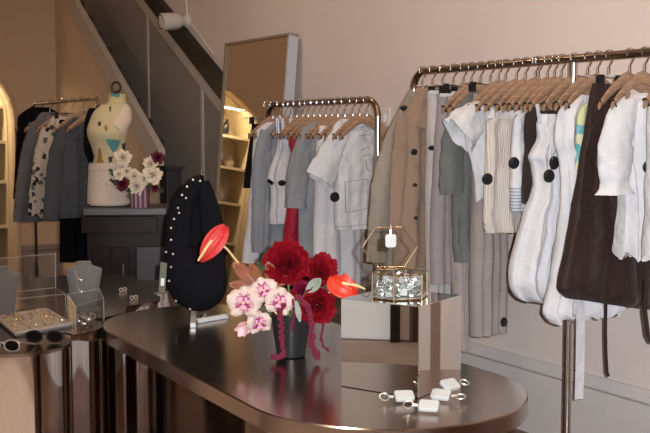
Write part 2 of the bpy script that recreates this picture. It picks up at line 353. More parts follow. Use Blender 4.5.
struct(mbt.build('trim_3', 'dark', smooth=False))
mbt = MB()
for k in range(14):
    s = s0_ + 1.1 + k*.27; z = .75 + k*.175
    mbt.loft([[W(CP+.062, q[0], q[1]) for q in [(s, z-.2), (s, z), (s+.29, z), (s+.29, z-.2)]], [W(CW, q[0], q[1]) for q in [(s, z-.2), (s, z), (s+.29, z), (s+.29, z-.2)]]])
struct(mbt.build('floor_stair_treads', 'dark', smooth=False))
d0 = on_c(222, 92, CW); d1 = on_c(155, 6, CW); dsl = (d1.z - d0.z)/(d1.dot(U) - d0.dot(U)); dz = lambda s: d0.z + dsl*(s - d0.dot(U))
sA, sB = d0.dot(U) - .25, 12.4
wprism('wall_stair_dado', [(sA, .0), (sB, 0), (sB, dz(sB)), (sA, dz(sA))], 'c', CW-.03, CW, 'panel')
wprism('trim_4', [(sA, dz(sA)-.13), (sB, dz(sB)-.13), (sB, dz(sB)-.01), (sA, dz(sA)-.01)], 'c', CW-.045, CW, 'parapet')
wprism('trim_5', [(sA, dz(sA)-.01), (sB, dz(sB)-.01), (sB, dz(sB)+.10), (sA, dz(sA)+.17)], 'c', CW-.06, CW, 'dark')
for i, px in enumerate((149.5, 203)):
    s = on_c(px, 130, CW-.03).dot(U); wprism('trim_%d' % (6+i), [(s-.02, 0), (s+.02, 0), (s+.02, dz(s)-.1), (s-.02, dz(s)-.1)], 'c', CW-.042, CW-.03, 'parapet')

# ------------------------------------------------------------------ lamps of the room and an added rug spot
def ceiling_lamp(c, s, power, where, col=(1, .72, .50), cone=176):
    p = W(c, s, HC); r = empty('ceiling_lamp', p, where, 'lamp', rz=RZ)
    MB().lathe([(.09, -.005), (.10, -.005), (.10, -.06), (.085, -.06), (.085, -.03)], n=20, cap=False).build('housing', 'blackmat', r)
    MB().lathe([(.001, -.036), (.085, -.036)], n=20, cap=False).build('diffuser', 'lamp', r)
    l = bpy.data.lights.new('ceiling_light', 'SPOT'); l.energy = power*.47; l.color = col; l.spot_size = radians(cone); l.spot_blend = .25; l.shadow_soft_size = .08
    o = bpy.data.objects.new('ceiling_light', l); COL.objects.link(o); o.location = p + V((0, 0, -.08))
for c, s, w, t, *cc_ in [(1.9, 3.2, 165, 'round ceiling spotlight above the hanging white blouses'), (1.9, 6.0, 95, 'round ceiling spotlight above the leaning mirror'),
                (.9, 9.0, 46, 'round ceiling spotlight before the arched niche', (1, .56, .28)), (-1.2, 4.6, 18, 'round ceiling spotlight above the cloud-shaped counter'), (-1.2, 1.4, 110, 'round ceiling spotlight near the opposite wall'),
                (1.9, .2, 150, 'round ceiling spotlight behind the camera'), (.15, 2.3, 560, 'added round ceiling spotlight brightening the rug before the counter', (1, .84, .70), 52), (3.32, 10.6, 22, 'round ceiling spotlight over the staircase', (1, .60, .32))]:  # narrow rug lamp is added to brighten the floor mirrored in the counter
    ceiling_lamp(c, s, w, t, *cc_)
# warm strip inside the niche
nl = bpy.data.lights.new('niche_light', 'AREA'); nl.energy = 17; nl.color = (1, .76, .44); nl.size = .9; nl.size_y = .1; nl.shape = 'RECTANGLE'
no_ = bpy.data.objects.new('niche_light', nl); COL.objects.link(no_); no_.location = W(ncm, SE+.10, 2.05); no_.rotation_euler = (0, 0, RZ)
# the flash of the camera
fl = bpy.data.lights.new('camera_flash', 'SPOT'); fl.energy = 720; fl.spot_size = radians(58); fl.spot_blend = 1.0; fl.color = (.95, .97, 1); fl.shadow_soft_size = .012
fo = bpy.data.objects.new('camera_flash', fl); COL.objects.link(fo); fo.location = (.07, -.02, 1.54); fo.rotation_euler = ray(440, 235).to_track_quat('-Z', 'Y').to_euler()
wd = bpy.data.worlds.new('world'); sc.world = wd; wd.use_nodes = True
wd.node_tree.nodes['Background'].inputs[0].default_value = (1, .8, .6, 1); wd.node_tree.nodes['Background'].inputs[1].default_value = .05

# ------------------------------------------------------------------ hanging racks
class Rack:
    def __init__(s, c, z): s.c = c; s.z = z
    def at(s, px):            # point of the rail seen in image column px
        r = ray(px, 100); h = V((r.x, r.y, 0)); p = h * (s.c / N.dot(h)); return V((p.x, p.y, s.z))
    def sp(s, px): return s.at(px).dot(U)
zr1 = on_c(425, 71, 3.15).z; zr2 = on_c(350, 101, 3.15).z
RR, RL, RF = Rack(3.15, zr1), Rack(3.15, zr2), Rack(2.22, on_c(46, 103, 2.22).z)
def make_rack(name, rk, s0, s1, label, mids=(), r=.017, rad=.09, pm='post'):
    root = empty(name, W(rk.c, (s0+s1)/2, 0), label, 'clothes rack', 'steel clothes rails', rz=RZ)
    L = lambda s, z, c=0: V((c, s - (s0+s1)/2, z))
    pts = [L(s1, rk.z - rad)]
    for k in range(1, 9): a = pi/2*k/8; pts.append(L(s1 - rad + rad*cos(a), rk.z - rad + rad*sin(a)))
    for k in range(0, 9): a = pi/2 + pi/2*k/8; pts.append(L(s0 + rad + rad*cos(a), rk.z - rad + rad*sin(a)))
    MB().tube(pts, r, 12).build('rail', 'rail', root)
    for s in (s0, s1): MB().tube([L(s, .02), L(s, rk.z - rad)], r, 12).build('post', pm, root)
    for s in mids: MB().tube([L(s, .02), L(s, rk.z - r)], r*1.05, 12).build('post', pm, root)
    for s in (s0, s1) + tuple(mids): MB().box(L(s, .012), (.42, .05, .02)).build('foot', 'post', root, smooth=False, bevel=.004)
    return root
sR0 = RR.sp(414); sRm = RR.sp(573)
make_rack('clothes_rack', RR, sR0 - 2*(sR0 - sRm), sR0, 'long aged-brass clothes rail on the right holding the white blouses and brown dress', (sRm,))
make_rack('clothes_rack', RL, RL.sp(378), RL.sp(268), 'shorter steel clothes rail with round bend beside the leaning mirror')
make_rack('clothes_rack', RF, RF.sp(98), RF.sp(33), 'far clothes rail by the arch holding denim jackets', r=.011, rad=.04, pm='dark')

hang_n = [0]
def hanger(rk, px, label, clips=False, half=.195, w0=0):
    P = rk.at(px); root = empty('trouser_hanger' if clips else 'wooden_hanger', P, label, 'hanger', 'hangers on the clothes rails', rz=RZ)
    rr = .024; a0 = radians(215)
    pts = [V((rr*cos(a), 0, rr*sin(a))) for a in [a0 - (a0 + radians(30))*k/10 for k in range(11)]]
    pts += [V((.012, 0, -.028)), V((.0, 0, -.045)), V((0, 0, -.085))]
    MB().tube(pts, .0028, 6).build('hook', 'chrome', root)
    if clips:
        MB().tube([V((-.17, 0, -.085)), V((.17, 0, -.085))], .004, 6).build('bar', 'chrome', root)
        for x in clips if isinstance(clips, tuple) else (-.11, .11):
            m = MB(); m.box((x, -.008, -.10), (.024, .009, .045)); m.box((x, .008, -.10), (.024, .009, .045)); m.tube([V((x, -.018, -.085)), V((x, .018, -.085))], .007, 8)
            m.build('clip', 'blackmat', root, smooth=False)
    else:
        rings = []
        for k in range(25):
            t = -1 + 2*k/24; x = half*t; z = -.092 - .115*abs(t)**1.25; hgt = .015 + .012*(1 - abs(t)) ; y = .012 - .03*abs(t)**2
            th = .0075
            rings.append([V((x, y + th*cos(a), z + hgt*sin(a))) for a in [2*pi*j/10 for j in range(10)]])
        MB().loft(rings).build('shoulder_bar', 'hangw', root)
        for sg in (-1, 1):
            m = MB(); x = sg*half*.93; m.box((x, .012-.03*.81, -.197), (.005, .018, .034), Matrix.Rotation(sg*.6, 3, 'Y')); m.build('grip', 'rubber', root, smooth=False)
    hang_n[0] += 1
    return root

class Garment:
    def __init__(g, name, rk, px, label, cat, mat, group=None, seed=None):
        g.rk = rk; g.P = rk.at(px); g.mat = mat; g.root = empty(name, g.P, label, cat, group, rz=RZ); g.s = g.P.dot(U); g.seed = seed if seed is not None else px
    def lc(g, x, y, dy=0):
        p = local(g.root, on_s(x, y, g.s + dy)); return V((p.x, dy, p.z))
    def body(g, levels, name='body', mat=None, fold=(.004, .016), k=5, n=64, rows=44, ex=.8, dy=0, hem=0, cx=0, cap=False):
        L = []
        for lv in levels:
            a = g.lc(lv[0], lv[1])
            if len(lv) > 3: b = g.lc(lv[3], lv[4])
            else: b = V((2*cx - a.x, 0, a.z))
            L.append((a.x, a.z, b.x, b.z, lv[2]*.72))
        sp_ = spline(L, max(3, rows//(len(L)-1))); rnd = random.Random(g.seed); ph = [rnd.uniform(0, 6.28) for _ in range(8)]
        rings = []; zt_, zb_ = sp_[0][1], sp_[-1][1]
        for i, (xl, zl, xr, zr, th) in enumerate(sp_):
            t = i/(len(sp_)-1); am = fold[0] + (fold[1]-fold[0])*t; rg = []
            for j in range(n):
                a = 2*pi*j/n; ca, sa = cos(a), sin(a); wv = math.copysign(abs(ca)**ex, ca); sv = math.copysign(abs(sa)**ex, sa)
                x = (xl+xr)/2 + (xr-xl)/2*wv; z = (zl+zr)/2 + (zr-zl)/2*wv
                fr = ph[0] if sa < 0 else ph[1]
                q = wv*k
                f = sin(q*1.0 + fr + .8*t) + .6*sin(q*2.3 + ph[2] + fr - 1.3*t) + .35*sin(q*4.1 + ph[3] + fr)
                edge_ = min(1, abs(sa)*1.6)
                nz = noise.noise(V((x*9 + ph[4], z*7, g.seed*.37 + (2 if sa < 0 else 0))))*.016 + noise.noise(V((x*26, z*18 + ph[5], g.seed)))*.009
                y = dy + th*sv + (am*f + nz*min(1, th*26)) * edge_
                x += (noise.noise(V((z*9, ph[6], wv)))*.007) * min(1, t*4)
                if hem and t > .86: z += hem*sin(wv*k*2.1 + ph[7] + (1 if sa < 0 else 0))*(t-.86)/.14
                rg.append(V((x, y, z)))
            rings.append(rg)
        return MB().loft(rings, cap=cap).build(name, mat or g.mat, g.root, angle=80)
    def sleeve(g, path, name='sleeve', mat=None, mirror=True, flat=.6, dy=-.005, wr=.10, only=None):
        """path: (px, py, radius in metres) down the outer arm"""
        base = [(*g.lc(x, y), r) for x, y, r in path]
        for sg in ((1, -1) if mirror else (1,)):
            sp_ = spline([(p[0]*sg, p[2], p[3]) for p in base], 7); rings = []; rnd = random.Random(g.seed + sg); f0 = rnd.uniform(0, 6)
            for i, (x, z, r) in enumerate(sp_):
                a, b = sp_[max(i-1, 0)], sp_[min(i+1, len(sp_)-1)]; tx, tz = b[0]-a[0], b[1]-a[1]; l = hypot(tx, tz) or 1; tx /= l; tz /= l
                rg = []; t = i/(len(sp_)-1)
                for j in range(28):
                    an = 2*pi*j/28; rr = r*(1 + wr*sin(an*5 + f0 + t*3)*t + .13*noise.noise(V((x*16 + cos(an)*1.5, z*26 + f0, sin(an)*1.5))) + .06*noise.noise(V((x*40 + cos(an)*3, z*50, sin(an)*3 + f0))))
                    rg.append(V((x + -tz*rr*cos(an), dy + .02*(1 if sg < 0 else 0) + rr*flat*sin(an), z + tx*rr*cos(an))))
                rings.append(rg)
            MB().loft(rings, cap=False).build(name, mat or g.mat, g.root, angle=80)
    def disc(g, x, y, r=.022, off=-.10, name='security_tag', mat='blackmat', sq=1.0):
        p = g.lc(x, y, off)
        MB().lathe([(r*.3, .012), (r*.85, .009), (r, .003), (r, -.003), (r*.8, -.009), (r*.2, -.011)], p, 18, Matrix.Rotation(pi/2, 3, 'X') @ Matrix.Diagonal((1, sq, 1))).build(name, mat, g.root)
    def strip(g, pts, w, name, mat=None, off=-.05, th=.004):
        """flat ribbon through (px, py) points facing the front"""
        P = [g.lc(x, y, off) for x, y in pts]
        mb = MB(); rings = []
        for i, p in enumerate(P):
            t = (P[min(i+1, len(P)-1)] - P[max(i-1, 0)]).normalized(); s = V((-t.z, 0, t.x)) * w/2; d = V((0, th/2, 0))
            rings.append([p - s - d, p + s - d, p + s + d, p - s + d])
        return mb.loft(rings).build(name, mat or g.mat, g.root, smooth=False)
    def legs(g, left, mat=None, fold=(.003, .012), th=.045, split=None):
        """trousers: two overlapping legs from the waist; left = outer outline [(px,py)], mirrored"""
        pts = [g.lc(x, y) for x, y in left]
        for sg in (1, -1):
            rnd = random.Random(g.seed*3 + sg); f0 = rnd.uniform(0, 6); L = []
            for i, p in enumerate(pts):
                t = i/(len(pts)-1); L.append((sg*p.x, p.z, -sg*abs(p.x)*(.10 if t < .35 else -.04)))
            rings = []
            sp_ = spline(L, 8)
            for i, (xo, z, xi) in enumerate(sp_):
                t = i/(len(sp_)-1); rg = []
                for j in range(36):
                    a = 2*pi*j/36; wv = math.copysign(abs(cos(a))**.85, cos(a)); x = (xo+xi)/2 + (xo-xi)/2*wv
                    y = th*(.55 + .45*min(1, t*3))*sin(a) + (fold[0] + (fold[1]-fold[0])*t)*(sin(wv*4 + f0) + .5*sin(wv*9 + f0))*min(1, abs(sin(a))*1.6) + (.012 if sg < 0 else -.006) + .008*noise.noise(V((x*10, z*6, f0)))
                    rg.append(V((x, y, z)))
                rings.append(rg)
            MB().loft(rings, cap=False).build('leg', mat or g.mat, g.root, angle=80)
        a = pts[0]; mb = MB(); r = abs(a.x)*1.02
        mb.loft([[V((r*cos(q), (th*.58+.006)*sin(q), z)) for q in [2*pi*j/32 for j in range(32)]] for z in (a.z - .032, a.z + .002)], cap=False); mb.build('waistband', mat or g.mat, g.root)

GR, GL, GF = 'garments on the long right rail', 'garments on the rail by the mirror', 'garments on the far rail'
# ---- right rail, from the mirror side towards us
def H(rk, px, what, **kw): return hanger(rk, px, ('chrome clip hanger' if kw.get('clips') else 'curved wooden hanger') + ' carrying the ' + what, **kw)
g = Garment('coat', RR, 423, 'khaki olive long-sleeved coat at the left end of the right rail', 'coat', 'khaki', GR); H(RR, 423, 'khaki olive coat', half=.14)
g.body([(413, 94, .025), (404, 101, .045), (398, 114, .06), (392, 132, .08), (388, 200, .085), (385, 280, .09)], fold=(.003, .018))
g.sleeve([(409, 111, .04), (396, 135, .053), (383, 180, .06), (379, 222, .056), (376, 262, .055)]); g.disc(404, 108, .022, -.075, sq=.6)
g.strip([(414, 92), (408, 104), (412, 120)], .05, 'collar', off=-.06, th=.012)
g = Garment('jacket', RR, 433, 'tan brown jacket with wide pointed lapel and black buttons', 'jacket', 'tan', GR); H(RR, 433, 'tan brown jacket', half=.14)
g.body([(421, 90, .025), (411, 102, .045), (403, 117, .06), (400, 135, .07), (396, 200, .075), (393, 258, .08), (393, 268, .08)], fold=(.004, .022))
g.sleeve([(406, 118, .05), (402, 145, .058), (399, 190, .055), (398, 240, .05)]); g.disc(414, 152, .016, -.085, 'button'); g.disc(415, 185, .009, -.085, 'button'); g.disc(416, 218, .009, -.085, 'button')
mb = MB(); q = [g.lc(x, y) for x, y in [(431, 86), (418, 102), (407, 127), (416, 130), (424, 117), (432, 104)]]
mb.loft([[p + V((0, -.085, 0)) for p in q], [p + V((0, -.072, 0)) for p in q]]); mb.build('lapel', 'tan', g.root, smooth=False, bevel=.004)
g = Garment('trousers', RR, 443, 'pale grey wool trousers clipped by the waist next to the tan jacket', 'trousers', 'palegrey', GR); H(RR, 443, 'pale grey trousers', clips=(-.07, .07))
g.legs([(428, 92), (427, 120), (426, 160), (425, 210), (426, 296)]); g.disc(449, 91, .012, -.05, 'clip_pad'); g.strip([(429, 92), (457, 93)], .016, 'waist_lining', 'white', off=-.034); g.disc(432, 148, .02, -.07, sq=.6)
g = Garment('trousers', RR, 454, 'lilac grey wool trousers clipped behind the sage shirt', 'trousers', 'lilac', GR); H(RR, 454, 'lilac grey trousers', clips=(-.07, .07))
g.legs([(438, 94), (435, 130), (432, 180), (430, 230), (430, 284)]); g.strip([(440, 95), (472, 96)], .016, 'waist_lining', 'white', off=-.034)
g = Garment('trousers', RR, 464, 'rose taupe trousers with the lowest hem, ending just right of the mirror cube', 'trousers', 'rose', GR); H(RR, 464, 'rose taupe trousers', clips=True)
g.legs([(448, 96), (449, 150), (450, 220), (452, 280), (456, 350)])
g = Garment('shirt', RR, 481, 'dark sage green short-sleeved tunic shirt', 'shirt', 'sage', GR); H(RR, 481, 'sage green tunic shirt')
g.body([(470, 92, .03), (460, 102, .045), (454, 115, .06), (453, 150, .07), (452, 200, .07), (455, 262, .075)], fold=(.003, .012))
g.sleeve([(464, 108, .05), (455, 135, .062), (451, 165, .062), (452, 193, .064)], mirror=False); g.strip([(476, 93), (466, 112), (468, 116)], .03, 'collar', off=-.06, th=.01)
g = Garment('trousers', RR, 491, 'taupe wide-leg trousers hanging below the cream ribbed top', 'trousers', 'taupe', GR); H(RR, 491, 'taupe wide-leg trousers', clips=True)
g.legs([(474, 94), (473, 150), (472, 220), (471, 280), (471, 336)], th=.05); g.disc(504, 322, .016, -.075, sq=1.4)
g = Garment('blouse', RR, 499, 'white flutter-sleeved blouse left of the cream ribbed top', 'blouse', 'white2', GR); H(RR, 499, 'white flutter-sleeved blouse')
g.body([(482, 106, .03), (472, 109, .045), (465, 118, .06), (466, 140, .06), (471, 160, .06), (475, 180, .07), (476, 200, .08)], fold=(.006, .02), k=7, hem=.01)
g.sleeve([(486, 112, .05), (476, 117, .075), (467, 126, .092), (458, 136, .10)], wr=.12, mirror=False); g.disc(496, 160, .02, -.09, sq=1)
g = Garment('sleeveless_top', RR, 517, 'cream ribbed sleeveless long top with a black disc tag', 'top', 'cream', GR); H(RR, 517, 'cream ribbed top')
g.body([(490, 118, .035), (487, 124, .045), (487, 145, .05), (485, 180, .055), (484, 215, .06), (486, 233, .06)], fold=(.003, .014), k=6); g.disc(487.5, 179, .026, -.055)
g.strip([(497, 121), (497, 108)], .014, 'strap', off=-.02)
g = Garment('sleeveless_top', RR, 536, 'grey white cotton top with chambray striped hem panel', 'top', 'greywhite', GR); H(RR, 536, 'grey white cotton top')
g.body([(518, 114, .03), (514, 122, .045), (513, 145, .05), (512, 170, .055), (512, 190, .055)], fold=(.004, .014)); g.disc(514, 163, .026, -.055)
g.body([(511.5, 188, .057), (512, 200, .058), (513, 212, .058)], 'hem_panel', 'chambray', rows=10)
g = Garment('sleeveless_top', RR, 548, 'espresso black sleeveless knit beside the white bubble dress', 'top', 'espresso', GR); H(RR, 548, 'espresso black knit')
g.body([(530, 110, .03), (526, 116, .045), (525, 130, .05), (526, 150, .055), (524, 178, .055), (526, 204, .055)])
g = Garment('dress', RR, 562, 'white strappy dress with gathered bubble hem left of the brown dress', 'dress', 'white', GR); H(RR, 562, 'white bubble dress')
g.body([(540, 114, .03), (538, 124, .045), (539, 140, .055), (532, 152, .06), (530, 158, .06), (534, 168, .06), (534, 195, .07), (527, 214, .08), (519, 242, .085), (512, 268, .09), (512, 286, .085), (519, 298, .07), (527, 302, .05)], fold=(.004, .032), k=9, rows=60, ex=.85, n=96)
for x0, x1 in ((537, 540), (572, 570)): g.strip([(x0, 104), (x1, 124)], .016, 'strap', off=-.03)
g.disc(549, 176, .028, -.075); g.disc(554, 163, .024, -.07, sq=1.2)
g.strip([(548, 120), (551, 140), (549, 170)], .008, 'button_placket', 'offwhite', off=-.062)
g = Garment('dress', RR, 588, 'long white sleeveless dress with ruffled hem showing under the brown dress', 'dress', 'white2', GR); H(RR, 588, 'long white sleeveless dress')
g.body([(576, 95, .025), (569, 101, .04), (560, 110, .05), (556, 125, .055), (555, 142, .055), (560, 160, .06), (561, 200, .065), (558, 240, .08), (550, 285, .09), (544, 312, .09), (548, 321, .07)], fold=(.004, .03), k=9, rows=56, hem=.012, n=96)
g.strip([(580, 290), (580.5, 330), (580, 365), (579, 399)], .045, 'ribbon', 'white', off=-.07)
g = Garment('camisole', RR, 598, 'teal and yellow printed camisole behind the brown dress', 'top', 'print', GR); H(RR, 598, 'teal and yellow camisole')
g.body([(586, 103, .02), (580, 110, .03), (577, 125, .04), (576, 150, .045), (575, 168, .045)])
g = Garment('dress', RR, 609, 'long chocolate brown strapless dress with bubble hem', 'dress', 'brown', GR); H(RR, 609, 'chocolate brown dress', clips=(-.05, .05))
g.body([(593, 83, .035, 627, 86), (590, 98, .05, 631, 100), (585, 130, .06, 636, 130), (577, 180, .08, 645, 180), (568, 235, .10, 653, 240), (559, 278, .11, 660, 290), (558, 290, .10, 662, 304), (566, 298, .07, 655, 310)], fold=(.004, .022), k=5, rows=50, ex=.85)
g.strip([(606, 300), (605.5, 330), (606, 355), (607, 372), (608.5, 376)], .009, 'cord', 'brown', off=-.03, th=.009)
g = Garment('blouse', RR, 645, 'white puff-sleeved blouse in front of the brown dress', 'blouse', 'white2', GR); H(RR, 645, 'white puff-sleeved blouse')
g.body([(636, 93, .03), (629, 98, .04), (622, 108, .055), (622, 150, .065), (625, 192, .07), (624, 230, .075), (623, 257, .08)], fold=(.006, .022), k=7, hem=.02)
g.sleeve([(634, 102, .04), (622, 116, .062), (615, 140, .072), (613, 165, .074), (613, 184, .060), (613, 194, .078)], wr=.12, mirror=False, flat=.7)
g.disc(648, 167, .024, -.09); g.strip([(628, 90), (627, 104), (630, 114)], .02, 'hanging_loop', 'tan', off=-.02)
g = Garment('blouse', RR, 678, 'white ruffled blouse cut by the right edge of the photo', 'blouse', 'white2', GR); H(RR, 678, 'white ruffled blouse at the right edge')
g.body([(668, 95, .03), (660, 99, .04), (652, 112, .055), (653, 150, .06), (652, 200, .065), (648, 258, .08)], fold=(.006, .022), k=7, hem=.02)
g.strip([(647, 280), (645, 310), (648, 335), (652, 342)], .012, 'cord', 'brown', off=-.03, th=.01)

# ---- rail by the mirror
g = Garment('trousers', RL, 267, 'dark charcoal cropped trousers at the mirror end of the rail', 'trousers', 'black', GL); H(RL, 267, 'dark charcoal trousers', clips=True)
g.legs([(252, 124), (250, 140), (246, 165), (243, 188)])
g = Garment('shirt', RL, 280, 'plain white long shirt between charcoal trousers and slate shirt', 'shirt', 'pinkwhite', GL); H(RL, 280, 'plain white long shirt')
g.body([(267, 122, .03), (259, 128, .05), (254, 138, .06), (252, 172, .065), (247, 220, .07), (242, 263, .07)])
g = Garment('shirt', RL, 291, 'slate blue long-sleeved shirt left of the striped camisole', 'shirt', 'slate', GL); H(RL, 291, 'slate blue long-sleeved shirt')
g.body([(279, 121, .03), (269, 127, .05), (262, 138, .06), (262, 170, .065), (261, 230, .07), (261, 262, .07)])
g.sleeve([(267, 131, .045), (261, 160, .05), (259, 205, .048), (258, 252, .042)]); g.strip([(283, 122), (276, 134)], .035, 'collar', off=-.06, th=.01)
g = Garment('camisole', RL, 297, 'white camisole with blue striped straps and black trim', 'top', 'pinkwhite', GL); H(RL, 297, 'white striped camisole')
g.body([(279, 140, .04, 302, 140), (276, 152, .045, 304, 150), (270, 170, .05, 305, 170), (268, 180, .05, 305, 180), (271, 190, .05, 305, 190), (270, 212, .05, 305, 212), (270, 224, .05, 305, 222)])
for x0, x1 in ((277, 280), (282, 285), (291, 290)): g.strip([(x0, 118), (x1, 150)], .022, 'strap', 'striped', off=-.05)
g.disc(282, 183, .026, -.06, sq=.7); g.strip([(268, 180), (273, 184)], .02, 'trim', 'black', off=-.05)
g = Garment('dress', RL, 308, 'deep red satin dress mostly hidden behind the blue grey tee', 'dress', 'red', GL); H(RL, 308, 'deep red satin dress')
g.body([(294, 128, .03), (289, 140, .045), (292, 165, .045), (288, 205, .055), (284, 240, .06), (282, 285, .065)], fold=(.004, .02))
g = Garment('tee_shirt', RL, 326, 'blue grey wide-sleeved tee left of the white pocket tee', 't-shirt', 'slate2', GL); H(RL, 326, 'blue grey tee')
g.body([(315, 121, .03), (304, 128, .05), (300, 138, .06), (300, 170, .065), (299, 209, .07), (299, 262, .07)])
g.sleeve([(310, 130, .05), (303, 150, .064), (298, 180, .070), (296, 208, .072)], mirror=False)
g = Garment('trousers', RL, 338, 'warm white wide trousers under the white pocket tee', 'trousers', 'pinkwhite', GL); H(RL, 338, 'warm white wide trousers')
g.legs([(319, 126), (316, 150), (314, 200), (313, 240), (312, 292)], th=.05)
g = Garment('tee_shirt', RL, 353, 'white short-sleeved tee with stitched chest pocket nearest the post', 't-shirt', 'white', GL); H(RL, 353, 'white pocket tee')
g.body([(341, 119, .03), (334, 125, .045), (331, 136, .06), (334, 165, .065), (335, 189, .065), (335, 230, .07)], fold=(.002, .008), k=3)
g.sleeve([(344, 131, .06), (337, 142, .075), (328, 160, .084), (318.5, 180, .088)], mirror=False); g.strip([(341, 120), (349, 126), (357, 126), (365, 120)], .018, 'neckband', off=-.05, th=.008)
a, b, c_, d_ = (345, 182), (368, 179), (368, 208), (346, 213)
g.strip([a, b], .002, 'stitching', 'stitch', off=-.085); g.strip([a, d_], .002, 'stitching', 'stitch', off=-.085); g.strip([d_, c_], .002, 'stitching', 'stitch', off=-.085); g.strip([b, c_], .002, 'stitching', 'stitch', off=-.085)
g.strip([(335, 227), (355, 226), (371, 223)], .002, 'stitching', 'stitch', off=-.085)
for pts in ([(361, 128), (366, 126), (370, 129), (366, 132), (361, 129)], [(359, 136), (372, 134)], [(364, 133), (365, 142)], [(362, 150), (368, 147), (371, 151)], [(363, 156), (371, 154)], [(366, 160), (367, 168), (370, 172)]): g.strip(pts, .003, 'line_print', 'stitch', off=-.075, th=.002)
g.disc(335, 197, .028, -.07, sq=1.0)
for px in (273, 286, 303, 314, 320, 332, 345, 360, 367): hanger(RL, px, 'spare wooden hanger pushed among the clothes on the rail by the mirror', half=.185)
for px in (472, 506, 526, 539, 555, 574, 630): hanger(RR, px, 'spare wooden hanger pushed among the clothes on the right rail', half=.185)

# ---- far rail
g = Garment('tee_shirt', RF, 40, 'black tee at the left end of the far rail beside the arch', 't-shirt', 'black', GF); H(RF, 40, 'black tee by the arch')
g.body([(31, 107, .03), (22, 113, .045), (17, 121, .06), (16, 150, .07), (13, 199, .07)])
g = Garment('jacket', RF, 50, 'grey denim jacket between black tee and floral shirt', 'jacket', 'greydenim', GF); H(RF, 50, 'grey denim jacket')
g.body([(42, 112, .03), (35, 120, .05), (31, 134, .06), (28, 170, .06), (25, 222, .065)]); g.sleeve([(36, 124, .05), (28, 155, .055), (23, 190, .055), (20, 222, .05)])
g = Garment('shirt', RF, 63, 'cream shirt with dark floral print on the far rail', 'shirt', 'floral', GF); H(RF, 63, 'floral print shirt')
g.body([(53, 116, .03), (47, 124, .05), (44, 140, .06), (41, 175, .06), (39, 218, .06)]); g.sleeve([(48, 128, .045), (42, 155, .055), (38, 190, .055), (36, 216, .05)], mirror=False)
g = Garment('trousers', RF, 72, 'black trousers hanging below the denim jacket', 'trousers', 'black', GF); H(RF, 72, 'black trousers on the far rail', clips=True)
g.legs([(60, 120), (60, 160), (60, 210), (60, 262)], th=.06)
g = Garment('jacket', RF, 82, 'blue denim jacket nearest the mannequin on the far rail', 'jacket', 'denim', GF); H(RF, 82, 'blue denim jacket')
g.body([(72, 118, .03), (65, 125, .05), (60, 140, .065), (59, 175, .07), (58, 218, .07)]); g.sleeve([(66, 129, .05), (58, 155, .062), (54, 190, .058), (51, 220, .05)]); g.strip([(76, 118), (70, 130)], .04, 'collar', off=-.06, th=.012)
g = Garment('vest', RF, 95, 'black vest at the mannequin end of the far rail', 'vest', 'black', GF); H(RF, 95, 'black vest on the far rail')
g.body([(89, 108, .02), (86, 116, .03), (84, 130, .035), (84, 150, .035), (88, 162, .03)])

# ------------------------------------------------------------------ leaning mirror
TL, TR = on_c(225, 43, CW-.06), on_c(298, 33, CW-.06)
mu = (TL - TR); yaw = radians(0.5)
wid = on_c(298, 33, CW-.06).dot(U), on_c(225, 43, CW-.06).dot(U)
mtop = (TR.z + TL.z)/2; mh = 2.12; lean = radians(4.8); mw = wid[1] - wid[0] - .04
TR = on_c(291, 33, CW-.09); mtop = TR.z; mw = on_c(227.5, 43, CW-.09).dot(U) - TR.dot(U)
root = empty('leaning_mirror', W(CW-.09-mtop*math.tan(lean)*cos(yaw), TR.dot(U), 0), 'large silver-framed floor mirror leaning on the wall behind the shorter rail', 'mirror', rz=RZ)
rot = Matrix.Rotation(yaw, 3, 'Z') @ Matrix.Rotation(lean, 3, 'Y')
hgt = mtop/cos(lean)
def fr(p): return rot @ V(p)
fw, fd = .018, .06
mb = MB(); mb.add([fr((0, y, z)) for y, z in ((fw, fw), (mw-fw, fw), (mw-fw, hgt-fw), (fw, hgt-fw))], [(0, 1, 2, 3)]); mb.build('mirror_pane', 'mirror', root, smooth=False)
for y0, y1, z0, z1, mt in ((0, mw, hgt-fw, hgt, 'dullbrass'), (0, mw, 0, fw, 'dullbrass'), (0, fw, 0, hgt, 'frame'), (mw-fw, mw, 0, hgt, 'dullbrass')):
    mb = MB(); mb.add([fr((x, y, z)) for x in (-.012, fd) for y in (y0, y1) for z in (z0, z1)], [(0, 1, 3, 2), (4, 6, 7, 5), (0, 4, 5, 1), (2, 3, 7, 6), (0, 2, 6, 4), (1, 5, 7, 3)])
    mb.build('frame_bar', mt, root, smooth=False)
mb = MB(); mb.add([fr((x, y, z)) for x in (.005, fd-.005) for y in (fw, mw-fw) for z in (fw, hgt-fw)], [(0, 1, 3, 2), (4, 6, 7, 5), (0, 4, 5, 1), (2, 3, 7, 6), (0, 2, 6, 4), (1, 5, 7, 3)]); mb.build('backing', 'dark', root, smooth=False)

